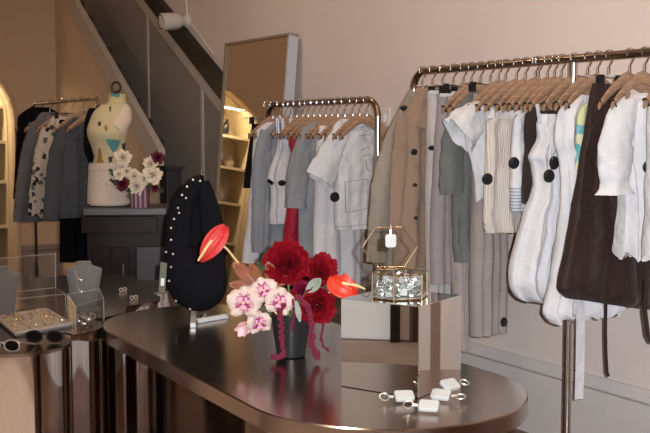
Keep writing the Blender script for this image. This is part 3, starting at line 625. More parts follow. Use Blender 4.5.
# niche shelves and the things on them (seen in the mirror)
for z in (.55, 1.0, 1.4, 1.75):
    o = slab('niche_shelf', nc0+.01, nc1-.01, SE+.22, SE+.58, z-.015, z+.015, 'shelfw', kind=False)
    tag(o, 'pale shelf in the arched niche, %s' % {.55: 'lowest', 1.0: 'second from below', 1.4: 'third from below', 1.75: 'topmost'}[z], 'shelf', 'shelves in the arched niche')
rn = random.Random(3)
for z, cs in ((1.015, (1.5, 1.85, 2.3)), (1.415, (1.45, 1.75, 2.1, 2.4)), (1.765, (1.55, 1.9, 2.2))):
    for i, c in enumerate(cs):
        hh = rn.uniform(.12, .22); r_ = rn.uniform(.04, .07); prof = [(r_*.7, 0), (r_, hh*.35), (r_*.8, hh*.7), (r_*.35, hh*.85), (r_*.45, hh)]
        o = MB().lathe(prof, n=16).build('vase', ('shelfw', 'vase', 'tray', 'leafb')[(i + int(z*10)) % 4]); o.location = W(c, SE+.40, z+.001)
        tag(o, 'small vase on a shelf inside the arched niche', 'vase', 'vases in the arched niche')

# wall fittings
p = on_c(188, 21, CW); r = empty('security_camera', p, 'white dome-arm security camera on the wall above the stair handrail', 'camera', rz=RZ)
MB().lathe([(.055, 0), (.055, .02), (.035, .035)], (0, 0, 0), 20, Matrix.Rotation(-pi/2, 3, 'Y')).build('mount', 'camw', r)
q = local(r, on_c(161, 22, CW-.24)); q0_ = V((-.03, 0, 0)); ax = (q - q0_).normalized(); RM = ax.to_track_quat('Z', 'Y').to_matrix(); ln = (q - q0_).length
MB().lathe([(.03, 0), (.06, ln*.25), (.072, ln*.4), (.072, ln*.97), (.06, ln)], q0_, 20, RM).build('camera_body', 'camw', r)
MB().lathe([(.061, ln+.002), (.03, ln-.004), (.001, ln-.006)], q0_, 20, RM, cap=False).build('camera_lens', 'lens', r)
cb = [(187, 12), (186, 6), (186, -4)]
MB().tube([on_c(x, y, CW-.012) - p if False else local(r, on_c(x, y, CW-.012)) for x, y in [(188, 18), (187, 10), (186.5, 4), (186, -8)]], .008, 6).build('cable', 'camw', r)
MB().tube([local(r, on_c(x, y, CW-.012)) for x, y in [(191, 24), (199, 34), (206, 44), (214, 55)]], .008, 6).build('cable', 'camw', r)
p = on_c(386, 118, CW); r = empty('light_switch', p, 'square light switch plate on the wall between the two rails', 'switch', rz=RZ)
MB().box((-.006, 0, 0), (.012, .10, .11)).build('plate', 'camw', r, smooth=False, bevel=.003); MB().box((-.016, 0, 0), (.014, .03, .05), Matrix.Rotation(.2, 3, 'Y')).build('rocker', 'camw', r, smooth=False, bevel=.002)

# ------------------------------------------------------------------ oval steel table
ZT = .72
TC = V((-.151, 3.717, 0)); TA = radians(119.7); TLh, TRd = .66, .435
def stadium(r, L, n=28):
    pts = [(L + r*cos(a), r*sin(a)) for a in [-pi/2 + pi*k/n for k in range(n+1)]] + [(-L + r*cos(a), r*sin(a)) for a in [pi/2 + pi*k/n for k in range(n+1)]]
    return pts
root = empty('oval_table', TC, 'long oval brushed steel display table with drum legs', 'table', rz=TA)
mb = MB(); prof = [(-.004, ZT-.055), (0, ZT-.051), (0, ZT-.004), (-.004, ZT)]
mb.loft([[V((x, y, z)) for x, y in stadium(TRd + d, TLh)] for d, z in prof]); mb.build('table_top', 'steel', root, angle=25)
for xo in (.80, -.80):
    mb = MB(); mb.loft([[V((x+xo, y, z)) for x, y in stadium(.205, .0005)] for z in (0.012, ZT-.055)]); mb.build('pedestal', 'brown_steel', root, angle=50)

# ------------------------------------------------------------------ cloud-shaped counter
lob = [(-1.15, 3.845, .21), (-1.09, 4.17, .20), (-1.06, 4.53, .19), (-.99, 4.88, .22), (-.95, 5.28, .23), (-1.25, 5.52, .24), (-1.65, 5.4, .25), (-1.95, 5.05, .25), (-2.05, 4.6, .24), (-2.1, 4.15, .24), (-1.85, 3.82, .22), (-1.52, 3.80, .24)]
def cloud(lob):
    out = []; n = len(lob); cc = V((sum(l[0] for l in lob)/n, sum(l[1] for l in lob)/n))
    def inter(a, b):
        A, B = V(a[:2]), V(b[:2]); d = (B-A).length; x = (d*d + a[2]**2 - b[2]**2)/(2*d); h = sqrt(max(0, a[2]**2 - x*x)); e = (B-A)/d; pnt = A + e*x
        c1 = pnt + V((-e.y, e.x))*h; c2 = pnt - V((-e.y, e.x))*h; return c1 if (c1-cc).length > (c2-cc).length else c2
    for i, l in enumerate(lob):
        p, q = inter(lob[i-1], l), inter(l, lob[(i+1) % n]); c = V(l[:2]); a0 = atan2(p.y-c.y, p.x-c.x); a1 = atan2(q.y-c.y, q.x-c.x)
        while a1 < a0: a1 += 2*pi
        m_ = max(4, int(l[2]*(a1-a0)/.009))
        for k in range(m_): a = a0 + (a1-a0)*k/m_; out.append((c.x + l[2]*cos(a), c.y + l[2]*sin(a)))
    for _ in range(45): out = [((out[i-1][0] + 2*out[i][0] + out[(i+1) % len(out)][0])/4, (out[i-1][1] + 2*out[i][1] + out[(i+1) % len(out)][1])/4) for i in range(len(out))]
    return out
root = empty('display_counter', (-1.5, 4.3, 0), 'cloud-shaped polished bronze jewellery counter with scalloped sides on the left', 'counter')
cl_ = [(x+1.5, y-4.3) for x, y in cloud(lob)]
MB().prism([(x*.985, y*.985) for x, y in cl_], .012, ZT-.012).build('scalloped_side', 'bronze', root, angle=35)
MB().prism(cl_, ZT-.012, ZT).build('counter_top', 'steel', root, angle=35)

# ------------------------------------------------------------------ mirror cube with keyrings
BL, BF, BR = on_z(339, 386, ZT), on_z(418, 399, ZT), on_z(458, 382, ZT)
e1 = (BL - BF); ca = atan2(e1.y, e1.x); cs = .272
root = empty('mirror_cube', BF, 'mirror-polished steel display cube on the oval table', 'display cube', rz=ca)
MB().box((cs/2, -cs/2, cs/2+.001), (cs, cs, cs)).build('cube_shell', 'cube', root, smooth=False, bevel=.0015)
CZ = ZT + cs + .002
# hexagonal glass box on the cube
hc = on_z(400, 297, CZ); hr = .090; hh = .077; rz = radians(17)
root = empty('glass_jewel_box', hc, 'hexagonal glass jewel box with brass edges and raised lid on the mirror cube', 'box', rz=rz)
hx = [V((hr*cos(pi/3*k), hr*.86*sin(pi/3*k), 0)) for k in range(6)]
MB().loft([[p*.99 for p in hx], [p*.99 + V((0, 0, .003)) for p in hx]]).build('base_panel', 'pewter', root, smooth=False)
for k in range(6):
    a, b = hx[k], hx[(k+1) % 6]; MB().add([], [])
    mb = MB(); m_ = (a+b)/2; ang = atan2(b.y-a.y, b.x-a.x); mb.box(m_ + V((0, 0, hh/2)), ((b-a).length, .002, hh), Matrix.Rotation(ang, 3, 'Z')); mb.build('glass_side', 'glass', root, smooth=False)
mb = MB()
for k in range(6):
    a, b = hx[k], hx[(k+1) % 6]; mb.tube([a, a + V((0, 0, hh))], .0032, 6); mb.tube([a + V((0, 0, .002)), b + V((0, 0, .002))], .0022, 6); mb.tube([a + V((0, 0, hh)), b + V((0, 0, hh))], .0026, 6)
mb.build('brass_edging', 'brass', root)
# lid: stands up behind, hinged along the back edge, flat face towards us
ht = V((-.006, hr*.74, hh)); lr = .088; tilt = radians(-12)
Rl = Matrix.Rotation(-rz*.55, 3, 'Z') @ Matrix.Rotation(tilt, 3, 'X')
lv = [ht + Rl @ V((lr*cos(pi/3*k), 0, lr*.80 + lr*.82*sin(pi/3*k))) for k in range(6)]
nrm = Rl @ V((0, .003, 0))
lid = MB().loft([lv, [p + nrm for p in lv]]).build('lid', 'glass', root, smooth=False)
mb = MB()
for k in range(6): mb.tube([lv[k], lv[(k+1) % 6]], .0021, 6)
mb.build('lid_edging', 'brass', lid)
# heap of jewellery inside
def chain_heap(mb, n, R, z0, z1, rnd, hexy=.8):
    for _ in range(n):
        r = R*sqrt(rnd.random()); a = rnd.uniform(0, 6.28); c = V((r*cos(a), r*hexy*sin(a), rnd.uniform(z0, z1))); rr = rnd.uniform(.006, .015); R3 = Matrix.Rotation(rnd.uniform(0, 3), 3, 'X') @ Matrix.Rotation(rnd.uniform(0, 3), 3, 'Y')
        mb.tube([c + R3 @ V((rr*cos(t), rr*sin(t), 0)) for t in [2*pi*k/10 for k in range(11)]], .0018, 5)
rnd = random.Random(5); mb = MB(); chain_heap(mb, 110, .066, .006, .064, rnd)
o = mb.build('silver_chain_heap', 'silver'); o.location = hc + V((0, 0, .003)); tag(o, 'tangled silver chains filling the hexagonal glass box', 'jewellery', kind='stuff')
mb = MB()
for _ in range(60):
    r = .066*sqrt(rnd.random()); a = rnd.uniform(0, 6.28); mb.box((r*cos(a), r*.8*sin(a), rnd.uniform(.008, .062)), (.026, .0015, .02), Matrix.Rotation(rnd.uniform(0, 6), 3, 'Z') @ Matrix.Rotation(rnd.uniform(0, 3), 3, 'X'))
o = mb.build('silver_foil_heap', 'pewter', smooth=False); o.location = hc + V((0, 0, .003)); tag(o, 'crumpled silver foil pieces among the chains in the glass box', 'foil', kind='stuff')
def keyring(p, rz, label, flat=True, size=1.08, tilt=24):
    r = empty('keyring', p, label, 'keyring', 'white leather keyrings', rz=rz)
    T = Matrix.Rotation(radians(tilt), 3, 'X'); r.location = V(p) + V((0, 0, .0115))
    w, h, t = .019*size, .026*size, .012
    poly = [(-h, -w*.8), (-h*.8, -w), (h*.75, -w), (h, -w*.75), (h, w*.75), (h*.75, w), (-h*.8, w), (-h, w*.8)]
    MB().loft([[T @ V((x, y, z)) for x, y in poly] for z in (.002, .002 + t)]).build('fob', 'charm', r, smooth=False, bevel=.002)
    MB().tube([T @ V((-h - .004, 0, .006)), T @ V((-h - .017, 0, .007))], .005, 8).build('clasp', 'silver', r)
    c = V((-h - .030, 0, .007)); MB().tube([T @ (c + V((.014*cos(a), .014*sin(a), .002*sin(a)))) for a in [2*pi*k/16 for k in range(17)]], .0024, 6).build('ring', 'silver', r)
    return r
keyring(on_z(404, 402, ZT), radians(8), 'white leather keyring lying alone at the left, ring to the left')
keyring(on_z(429, 412, ZT), radians(-14), 'white leather keyring nearest the table edge')
keyring(on_z(441, 401, ZT) + V((0, 0, .001)), radians(160), 'white leather keyring in the middle, ring turned to the right', tilt=-24)
keyring(on_z(449, 396.5, ZT) + V((0, 0, .018)), radians(215), 'white leather keyring leaning on top of the middle one', tilt=-30)
Th = Matrix.Rotation(radians(-10), 3, 'Z') @ Matrix.Rotation(radians(90), 3, 'X') @ Matrix.Rotation(radians(-90), 3, 'Z')
ltop = (lv[1] + lv[2])/2; wp = V(hc) + Matrix.Rotation(rz, 3, 'Z') @ ltop
r = empty('hanging_charm', wp, 'white rounded leather charm hanging from the raised lid of the glass box', 'charm', rz=rz)
mb = MB(); poly = [(x, z) for x, z in [(-.013, -.062), (-.018, -.056), (-.018, -.026), (-.014, -.020), (.014, -.020), (.018, -.026), (.018, -.056), (.013, -.062)]]
mb.loft([[V((x, y, z)) for x, z in poly] for y in (-.018, -.011)]); mb.build('fob', 'charm', r, smooth=False, bevel=.002)
MB().tube([V((.0, -.014, -.022)), V((0, -.014, -.006))], .005, 8).build('clasp', 'silver', r)
MB().tube([V((.0, -.006 + .010*cos(a), .001 + .009*sin(a))) for a in [2*pi*k/14 for k in range(15)]], .0018, 6).build('ring', 'silver', r)

# ------------------------------------------------------------------ black bag on its stand
bpz = on_z(203, 318, ZT); bd = bpz.y
def bq(x, y, dy=0):
    p = at_d(x, y, bd + dy); return p
root = empty('bag_stand', V((bpz.x, bd, ZT)), 'chrome T-foot display stand holding up the black bag', 'display stand')
lo = lambda p: p - V(root.location)
pt = bq(206, 176); pb = bq(194, 318)
f0, f1 = on_z(193, 328, ZT), on_z(194, 312, ZT); g0, g1 = on_z(193, 324, ZT), on_z(228, 318, ZT)
mb = MB()
for a, b in ((f0, f1), (g0, g1)):
    a, b = lo(a), lo(b); d = (b-a); mb.box((a+b)/2 + V((0, 0, .010)), (d.length, .022, .018), Matrix.Rotation(atan2(d.y, d.x), 3, 'Z'))
mb.build('foot', 'whitemetal', root, smooth=False, bevel=.002)
ptop = V((bq(203, 177).x, bd+.02, bq(203, 177).z + .02)); pbot = V((ptop.x, bd+.02, ZT+.012))
MB().tube([lo(pbot), lo(ptop)], .006, 8).build('pole', 'chrome', root)
MB().tube([lo(V((ptop.x, bd+.02, ZT+.010))), lo(on_z(196, 322, ZT+.010))], .008, 8).build('brace', 'chrome', root)
MB().tube([lo(ptop) + V((0, 0, -.004)), lo(ptop) + V((.0, -.03, .0)), lo(ptop) + V((0, -.055, -.004)), lo(ptop) + V((0, -.06, .012))], .005, 8).build('hook', 'chrome', root)
root = empty('shoulder_bag', V((bpz.x, bd, ZT+.04)), 'black slouchy shoulder bag edged with silver studs on the stand', 'bag')
lo = lambda p: p - V(root.location)
lv_ = [(165, 226, 248, .035), (164, 225, 262, .05), (164, 227, 276, .06), (168, 226, 290, .062), (175, 221, 301, .055), (186, 212, 308, .04), (192, 206, 310.5, .02)]
sp_ = spline([(bq(a, y).x, bq(b, y).x, bq(a, y).z, th) for a, b, y, th in lv_], 6); rings = []
for i, (xa, xb, z, th) in enumerate(sp_):
    rings.append([lo(V(((xa+xb)/2 + (xb-xa)/2*math.copysign(abs(cos(t))**.8, cos(t)), bd + th*sin(t) + .008*noise.noise(V((cos(t)*2, z*9, 4))), z + (.022*cos(t)**2 - .01 if i < 3 else 0)))) for t in [2*pi*k/40 for k in range(40)]])
MB().loft(rings, cap=True).build('pouch', 'black', root, angle=80)
def strap(path, name):
    S = spline([(*lo(bq(x, y, dy)), w) for x, y, dy, w in path], 6); rings = []
    for i, q in enumerate(S):
        p = V(q[:3]); t = (V(S[min(i+1, len(S)-1)][:3]) - V(S[max(i-1, 0)][:3])).normalized(); s = V((t.z, 0, -t.x)).normalized(); w = q[3]/2
        rings.append([p + s*w*cos(a) + V((0, 1, 0))*.016*sin(a) for a in [2*pi*k/14 for k in range(14)]])
    return MB().loft(rings).build(name, 'black', root, angle=80)
strap([(178, 255, -.01, .11), (178, 232, -.01, .10), (182, 208, -.01, .09), (191, 189, -.01, .07), (198, 182, -.005, .055), (204, 181, 0, .05)], 'strap')
strap([(214, 255, .01, .11), (213, 232, .01, .10), (209, 208, .01, .085), (205, 190, .008, .065), (203, 181, 0, .05)], 'strap')
strap([(197, 262, .035, .22), (197, 238, .035, .17), (199, 214, .035, .11), (203, 192, .03, .05)], 'lining')
for k, (x, y) in enumerate([(193, 180), (187, 187), (182, 195), (186, 198), (178, 208), (179, 213), (174, 219), (171, 228), (166, 252), (173, 254), (171, 267), (169, 281), (176, 301), (190, 309), (200, 181), (171, 240)]):
    MB().ball(lo(bq(x, y, -.04 if y < 245 else -.055)), .0055, 6).build('stud', 'silver', root)
tg = [lo(bq(x, y, -.07)) for x, y in ((160.5, 262), (167, 263), (165, 293), (158.5, 292))]
ht_ = MB().loft([tg, [p + V((0, .002, 0)) for p in tg]]).build('hang_tag', 'tagg', root, smooth=False)
wl = [lo(bq(x, y, -.074)) for x, y in ((161, 278), (164.5, 278.5), (164, 286), (160.5, 285.5))]
MB().loft([wl, [p + V((0, .002, 0)) for p in wl]]).build('tag_label', 'cardw', ht_, smooth=False)

# ------------------------------------------------------------------ flowers in the black vase
VP = on_z(291, 356, ZT); vd = VP.y
root = empty('flower_vase', VP, 'tapered matt black vase full of red and pink flowers', 'vase')
MB().lathe([(.045, .001), (.050, .004), (.056, .05), (.064, .10), (.071, .148), (.072, .153), (.068, .153), (.060, .11), (.052, .06), (.045, .02), (.002, .018)], n=40, cap=False).build('vessel', 'vase', root)
MOUTH = VP + V((0, 0, .14))
def petal(mb, R, o, L, w, curl, cup, ruf=0, n=7, m=6, tip=.5, lift=0, seed=0):
    rows = []; z = y = 0
    for i in range(m+1):
        v = i/m; phi = lift + curl*v
        if i: z += L/m*cos(phi); y += L/m*sin(phi)
        q_ = min(1, (v + .06)/.62); sh = sin(pi/2*q_)**.8 if v < .56 else max(.62, sqrt(max(.03, 1 - ((v - .56)/.56)**2)))
        row = []
        for j in range(n):
            u = -1 + 2*j/(n-1); p = V((w*u*sh, y - cup*u*u*w*(1-.4*v) + ruf*sin(u*7+seed)*v*w, z - (.14*v + .26*v**4)*L*u*u))
            row.append(o + R @ p)
        rows.append(row)
    mb.grid(rows)
def facing(d): return d.normalized().to_track_quat('Z', 'Y').to_matrix()
def rose(px, py, dd, dia, label, mat='rosep', look=(0, -1, .35), seed=1, n=70, group='red roses in the black vase'):
    C = at_d(px, py, vd + dd); r = empty('rose', C, label, 'flower', group)
    rnd = random.Random(seed); mb = MB(); B = facing(V(look)); R = dia/2
    for k in range(n):
        t = k/n; ang = k*2.39996; rad_ = R*.55*t; tilt = .15 + 1.05*t**1.2 + rnd.uniform(-.1, .1); L = R*(.85 + .50*t); w = R*(.40 + .32*t)
        Rt = B @ Matrix.Rotation(ang, 3, 'Z')
        petal(mb, Rt, V(B @ V((0, 0, -R*.45))) + Rt @ V((0, rad_*.55, -R*.1*t)), L, w, -.15 - .5*t + rnd.uniform(-.15, .15), .45, .10, lift=.22 + 1.05*t + rnd.uniform(-.08, .08), seed=rnd.random()*6, tip=.6)
    mb.build('bloom', mat, r, angle=80)
    mo = MOUTH - C; MB().tube([B @ V((0, 0, -R*.4)), mo*.5 + V((0, 0, -.01)), mo + V((0, 0, -.05))], .004, 6).build('stem', 'stem', r)
    return r
rose(287, 263, -.03, .128, 'largest red rose, topmost bloom of the bouquet', seed=2, n=90)
rose(322, 270, .0, .097, 'red rose on the right shoulder of the bouquet beneath the white tee', look=(.35, -1, .4), seed=5)
rose(318, 306, -.06, .104, 'lower right red rose hanging beside the vase', look=(.2, -1, .05), seed=9)
rose(302, 290, -.04, .06, 'small dark burgundy rose at the centre of the bouquet', 'burg', seed=4, n=44)
rose(293, 293, -.08, .022, 'tiny bright red bud in front of the burgundy rose', seed=6, n=20)
def orchid(px, py, dd, dia, label, look, seed, roll=0):
    C = at_d(px, py, vd + dd); r = empty('orchid_bloom', C, label, 'flower', 'orchids in the black vase'); B = facing(V(look)) @ Matrix.Rotation(roll, 3, 'Z'); R = dia/2
    for k, (an, w, L) in enumerate([(pi/2, .42, 1), (pi/2 + 2*pi*.37, .40, .98), (pi/2 - 2*pi*.37, .40, .98), (pi/2 + 2*pi*.2, .62, 1.02), (pi/2 - 2*pi*.2, .62, 1.02)]):
        mb = MB(); Rt = B @ Matrix.Rotation(an - pi/2, 3, 'Z'); petal(mb, Rt, Rt @ V((0, 0, .004*(k > 2))), R*L, R*w, .35, .12, .05, lift=1.15, tip=.55, n=9, m=8); mb.build('petal', 'orchid', r, angle=80)
    mb = MB()
    for an in (0, 2.2, -2.2): petal(mb, B @ Matrix.Rotation(pi+an, 3, 'Z'), B @ V((0, 0, .004)), R*.45, R*.22, .8, -.5, .1, lift=.4)
    mb.build('lip', 'orchidlip', r, angle=80); MB().ball(B @ V((0, 0, .012)), R*.11, 6).build('column', 'bloomw', r)
    mo = MOUTH + V((-.03, 0, 0)) - C; MB().tube([B @ V((0, 0, -.004)), B @ V((0, 0, -.03)) + mo*.2, mo*.6 + V((0, .02, 0)), mo + V((0, 0, -.03))], .0028, 6).build('stem', 'stem', r)
orchid(244, 303, -.10, .118, 'largest pink and cream orchid bloom at the far left of the bouquet', (-.15, -1, .12), 1)
orchid(264, 291, -.07, .098, 'upper pink and cream orchid bloom under the copper leaves', (.05, -1, .3), 2, .3)
orchid(279, 302, -.10, .104, 'pink and cream orchid bloom nearest the vase rim', (.25, -1, .1), 3, -.3)
orchid(259, 323, -.09, .088, 'lowest open pink orchid bloom beside the closed bud', (.2, -1, -.15), 4, .2)
C = at_d(244, 328, vd-.09); r = empty('orchid_bud', C, 'half-closed pink orchid bud lowest at the left of the bouquet', 'flower', 'orchids in the black vase'); mb = MB(); B = facing(V((-.5, -.8, -.5)))
for k in range(5): petal(mb, B @ Matrix.Rotation(k*2*pi/5, 3, 'Z'), B @ V((0, 0, -.02)), .052, .024, -.5, .6, .05, lift=.75, tip=.6)
mb.build('bloom', 'budp', r, angle=80); mo = at_d(259, 323, vd-.06) - C; MB().tube([B @ V((0, 0, -.02)), mo*.6, mo], .0025, 6).build('stem', 'stem', r)
def spathe(name, label, pts, mat, spx, stem, dd):
    """heart leaf: centre line + half widths in image columns turned to real size at the flower's distance"""
    C = at_d(*pts[0][:2], vd + dd); r = empty(name, C, label, 'flower', 'anthuriums in the black vase'); lo = lambda p: p - C
    S = spline([(*at_d(x, y, vd + dd + dy), w) for x, y, dy, w in pts], 5); mb = MB(); rows = []
    for i, q in enumerate(S):
        p = V(q[:3]); t = (V(S[min(i+1, len(S)-1)][:3]) - V(S[max(i-1, 0)][:3])).normalized(); s = t.cross(V((0, -1, .15))).normalized(); nn = s.cross(t); row = []
        for j in range(11): u = -1 + .2*j; row.append(lo(p + s*u*q[3] + nn*(.30*q[3]*u*u + .004*sin(u*9))))
        rows.append(row)
    mb.grid(rows); mb.build('spathe', mat, r, angle=80, solid=.002)
    MB().tube([lo(at_d(x, y, vd + dd - .02)) for x, y in spx], [.006, .0065, .0055, .003][:len(spx)], 10).build('spadix', 'stemy', r)
    MB().tube([lo(at_d(x, y, vd + dd + dy)) for x, y, dy in stem], .004, 6).build('stem', 'stemy', r)
spathe('anthurium', 'glossy red anthurium rising at the left against the black bag', [(226, 226, 0, .012), (221, 233, -.01, .030), (214, 243, -.02, .036), (207, 253, -.02, .026), (201, 262, -.015, .004)], 'anth', [(212, 240), (207, 247), (201, 256), (198, 261)], [(215, 238, 0), (228, 250, .02), (243, 269, .03), (275, 312, .0), (289, 325, .0)], -.02)
spathe('anthurium', 'orange red anthurium at the right of the bouquet pointing at the cube', [(333, 276, 0, .012), (336, 282, -.01, .036), (344, 287, -.02, .040), (352, 291, -.02, .026), (358, 294, -.015, .004)], 'anth2', [(342, 283), (350, 284), (358, 286), (365, 289)], [(340, 283, 0), (330, 292, .03), (312, 310, .02), (296, 325, 0)], -.06)
def leaf(name, label, base, tip, wid_, mat, dd, group):
    C = at_d(*base, vd + dd); T = at_d(*tip, vd + dd - .03) - C; r = empty(name, C, label, 'leaf', group); s = T.cross(V((0, -1, .3))).normalized(); nn = s.cross(T.normalized()); rows = []
    for i in range(9):
        v = i/8; w = wid_*sin(pi*(v*.94+.03))**.75; rows.append([T*v + s*w*(-1 + .5*j) + nn*(abs(-1+.5*j)*w*.35 - .010*sin(pi*v)) for j in range(5)])
    MB().grid(rows).build('blade', mat, r, angle=80, solid=.001)
    MB().tube([V((0, 0, 0)), T*.5 + nn*-.011, T*.98], .0016, 5).build('midrib', mat, r); mo = MOUTH - C; MB().tube([V((0, 0, 0)), mo*.5, mo], .0025, 5).build('stem', 'stem', r)
GLv = 'copper leaves in the black vase'
for b, t, w, l in [((262, 289), (229, 284), .022, 'copper magnolia leaf pointing left above the large orchid'), ((258, 285), (233, 263), .024, 'copper magnolia leaf pointing up-left by the anthurium stem'), ((262, 285), (250, 263), .018, 'narrow copper leaf behind the upper orchid'),
                   ((278, 290), (267, 262), .026, 'copper leaf standing upright left of the largest rose'), ((276, 286), (286, 275), .020, 'copper leaf tucked under the largest rose')]: leaf('magnolia_leaf', l, b, t, w, 'leafb', -.02, GLv)
leaf('eucalyptus_leaf', 'grey green leaf between the two right-hand roses', (306, 292), (321, 279), .020, 'leafg', -.06, 'green leaves in the black vase')
leaf('eucalyptus_leaf', 'small grey green leaf low at the vase rim', (296, 300), (300, 322), .010, 'leafg', -.10, 'green leaves in the black vase')
leaf('eucalyptus_leaf', 'dark green leaf behind the largest rose at its left', (270, 275), (258, 262), .018, 'leafd', .03, 'green leaves in the black vase')
def tassel(pts, rr, label, dd):
    C = at_d(*pts[0], vd + dd); r = empty('amaranthus_tassel', C, label, 'flower', 'hanging amaranthus tassels')
    S = spline([tuple(at_d(x, y, vd + dd)) for x, y in pts], 6); mb = MB(); rnd = random.Random(int(pts[0][0]))
    n = len(S)
    for i in range(0, n):
        p = V(S[i]) - C
        for k in range(3): mb.ball(p + V((rnd.uniform(-1, 1), rnd.uniform(-1, 1), rnd.uniform(-1, 1)))*rr*.6, rr*rnd.uniform(.55, .85), 5)
    mb.build('catkin', 'amar', r); MB().tube([V((0, 0, 0)), (MOUTH - C)*.6 + V((0, 0, .02)), MOUTH - C], .002, 5).build('stem', 'amar', r)
tassel([(284, 305), (280, 312), (281, 325), (282, 340), (283, 353), (280, 357), (273, 357.5)], .009, 'maroon amaranthus tassel draped over the left of the vase', -.11)
tassel([(297, 297), (305, 303), (310, 315), (312, 330), (312, 345), (315, 352), (318, 357)], .010, 'longest maroon amaranthus tassel draped over the right of the vase', -.11)
tassel([(321, 315), (323, 327), (321, 338), (324, 347), (328, 350)], .005, 'thin maroon amaranthus tassel under the lower right rose', -.06)
tassel([(293, 300), (294, 312), (293, 322), (291, 330)], .005, 'short maroon amaranthus tassel in front of the vase', -.11)

# ------------------------------------------------------------------ things on the cloud counter
def bust(px, py, h, label, seed):
    p = on_z(px, py, ZT); r = empty('necklace_bust', p, label, 'display bust', 'necklace busts on the counter'); a = atan2(-p.y, -p.x) + pi/2
    out = [(0, .055), (.25, .060), (.5, .066), (.72, .075), (.84, .078), (.88, .062), (.92, .038), (.97, .032), (1, .030)]
    rings = []
    for t, w in spline(out, 4):
        y0 = .03*t; th = .020 + .012*sin(pi*min(1, t*1.1)); rings.append([Matrix.Rotation(a*.5, 3, 'Z') @ V((w*math.copysign(abs(cos(q))**.7, cos(q)), y0 + th*sin(q), t*h)) for q in [2*pi*k/28 for k in range(28)]])
    MB().loft(rings).build('bust_form', 'bust', r, angle=60); MB().box((0, .02, .004), (.10, .08, .008)).build('bust_foot', 'bust', r, smooth=False)
    return r, h
b1, h1 = bust(84, 311, .215, 'grey velvet necklace bust with fine pendants, further right', 1)
b2, h2 = bust(1, 318, .215, 'grey velvet necklace bust cut by the left edge of the photo', 2)
for k, (dx, low) in enumerate([(-.018, .14), (.012, .09)]):
    c = V(b1.location) + V((0, -.012, 0)); mb = MB(); pts = [c + V((dx*0 - .032 + .064*t, -.016 - .010*sin(pi*t), h1*.93 - (h1*.93 - low)*sin(pi*t)**.6)) for t in [i/14 for i in range(15)]]
    o = MB().tube([p - c for p in pts], .0011, 5).build('necklace', 'silver'); o.location = c
    MB().ball(V((0, -.028, low)), .005, 6, (1, .6, 1.4)).build('pendant', 'silver', o); tag(o, ('short' if k == 0 else 'long') + ' fine silver pendant necklace on the further bust', 'necklace', 'necklaces on the bust')
# ring tray
A, B_, C_, D_ = on_z(-4, 320, ZT), on_z(46, 312, ZT), on_z(71, 327, ZT), on_z(16, 337, ZT); tc = (A + B_ + C_ + D_)/4
root = empty('ring_tray', tc, 'shallow white rectangular tray full of gold rings', 'tray'); q = [p - tc for p in (A, B_, C_, D_)]
MB().loft([[p*.98 + V((0, 0, z)) for p in q] for z in (.001, .012)]).build('tray_bed', 'tray', root, smooth=False)
mb = MB()
for k in range(4): mb.tube([q[k] + V((0, 0, .012)), q[(k+1) % 4] + V((0, 0, .012))], .007, 8)
mb.build('tray_rim', 'tray', root)
k = 0
for i in range(6):
    for j in range(4):
        u, v = (i+.6)/6.3, (j+.6)/4.3; p = A.lerp(B_, u).lerp(D_.lerp(C_, u), v) + V((rnd.uniform(-.006, .006), rnd.uniform(-.006, .006), .0215)); Rm = Matrix.Rotation(rnd.uniform(0, 3), 3, 'Z') @ Matrix.Rotation(rnd.uniform(.6, 1.5), 3, 'X')
        o = MB().tube([Rm @ V((.0085*cos(a), .0085*sin(a), 0)) for a in [2*pi*t/14 for t in range(15)]], .0021, 6).build('finger_ring', 'gold'); o.location = p; tag(o, 'thin gold finger ring standing in the white tray', 'ring', 'gold rings in the white tray')
# sunglasses
def glasses(px, py, rz, label, w=.138):
    p = on_z(px, py, ZT); r = empty('sunglasses', p, label, 'sunglasses', 'sunglasses on the counter', rz=rz); hw = w/2
    for sg in (-1, 1):
        poly = [(sg*(.008 + .030 + .029*cos(a)), .004 + .0215 + .0205*math.copysign(abs(sin(a))**.8, sin(a))) for a in [2*pi*k/28 for k in range(28)]]
        MB().loft([[V((x, -.006, z)) for x, z in poly], [V((x, -.004, z)) for x, z in poly]]).build('lens', 'shade', r)
        MB().tube([V((x, -.005, z)) for x, z in poly + poly[:1]], .0034, 7).build('rim', 'blackmat', r)
        MB().tube([V((sg*hw, -.003, .036)), V((sg*(hw+.003), .02, .034)), V((sg*(hw-.002), .10, .012)), V((sg*(hw-.006), .135, .004))], [.0035, .003, .003, .003], 6).build('temple', 'blackmat', r)
    MB().tube([V((-.011, -.005, .032)), V((0, -.007, .036)), V((.011, -.005, .032))], .0035, 6).build('bridge', 'blackmat', r); return r
glasses(45, 343, radians(-2), 'dark wide sunglasses standing in front of the ring tray')
r2 = glasses(3, 352, radians(-12), 'thin metal-framed glasses at the left edge of the counter', .13)
for ch in r2.children:
    if ch.name.split('.')[0] in ('rim', 'bridge', 'temple'): ch.data.materials[0] = M['silver']
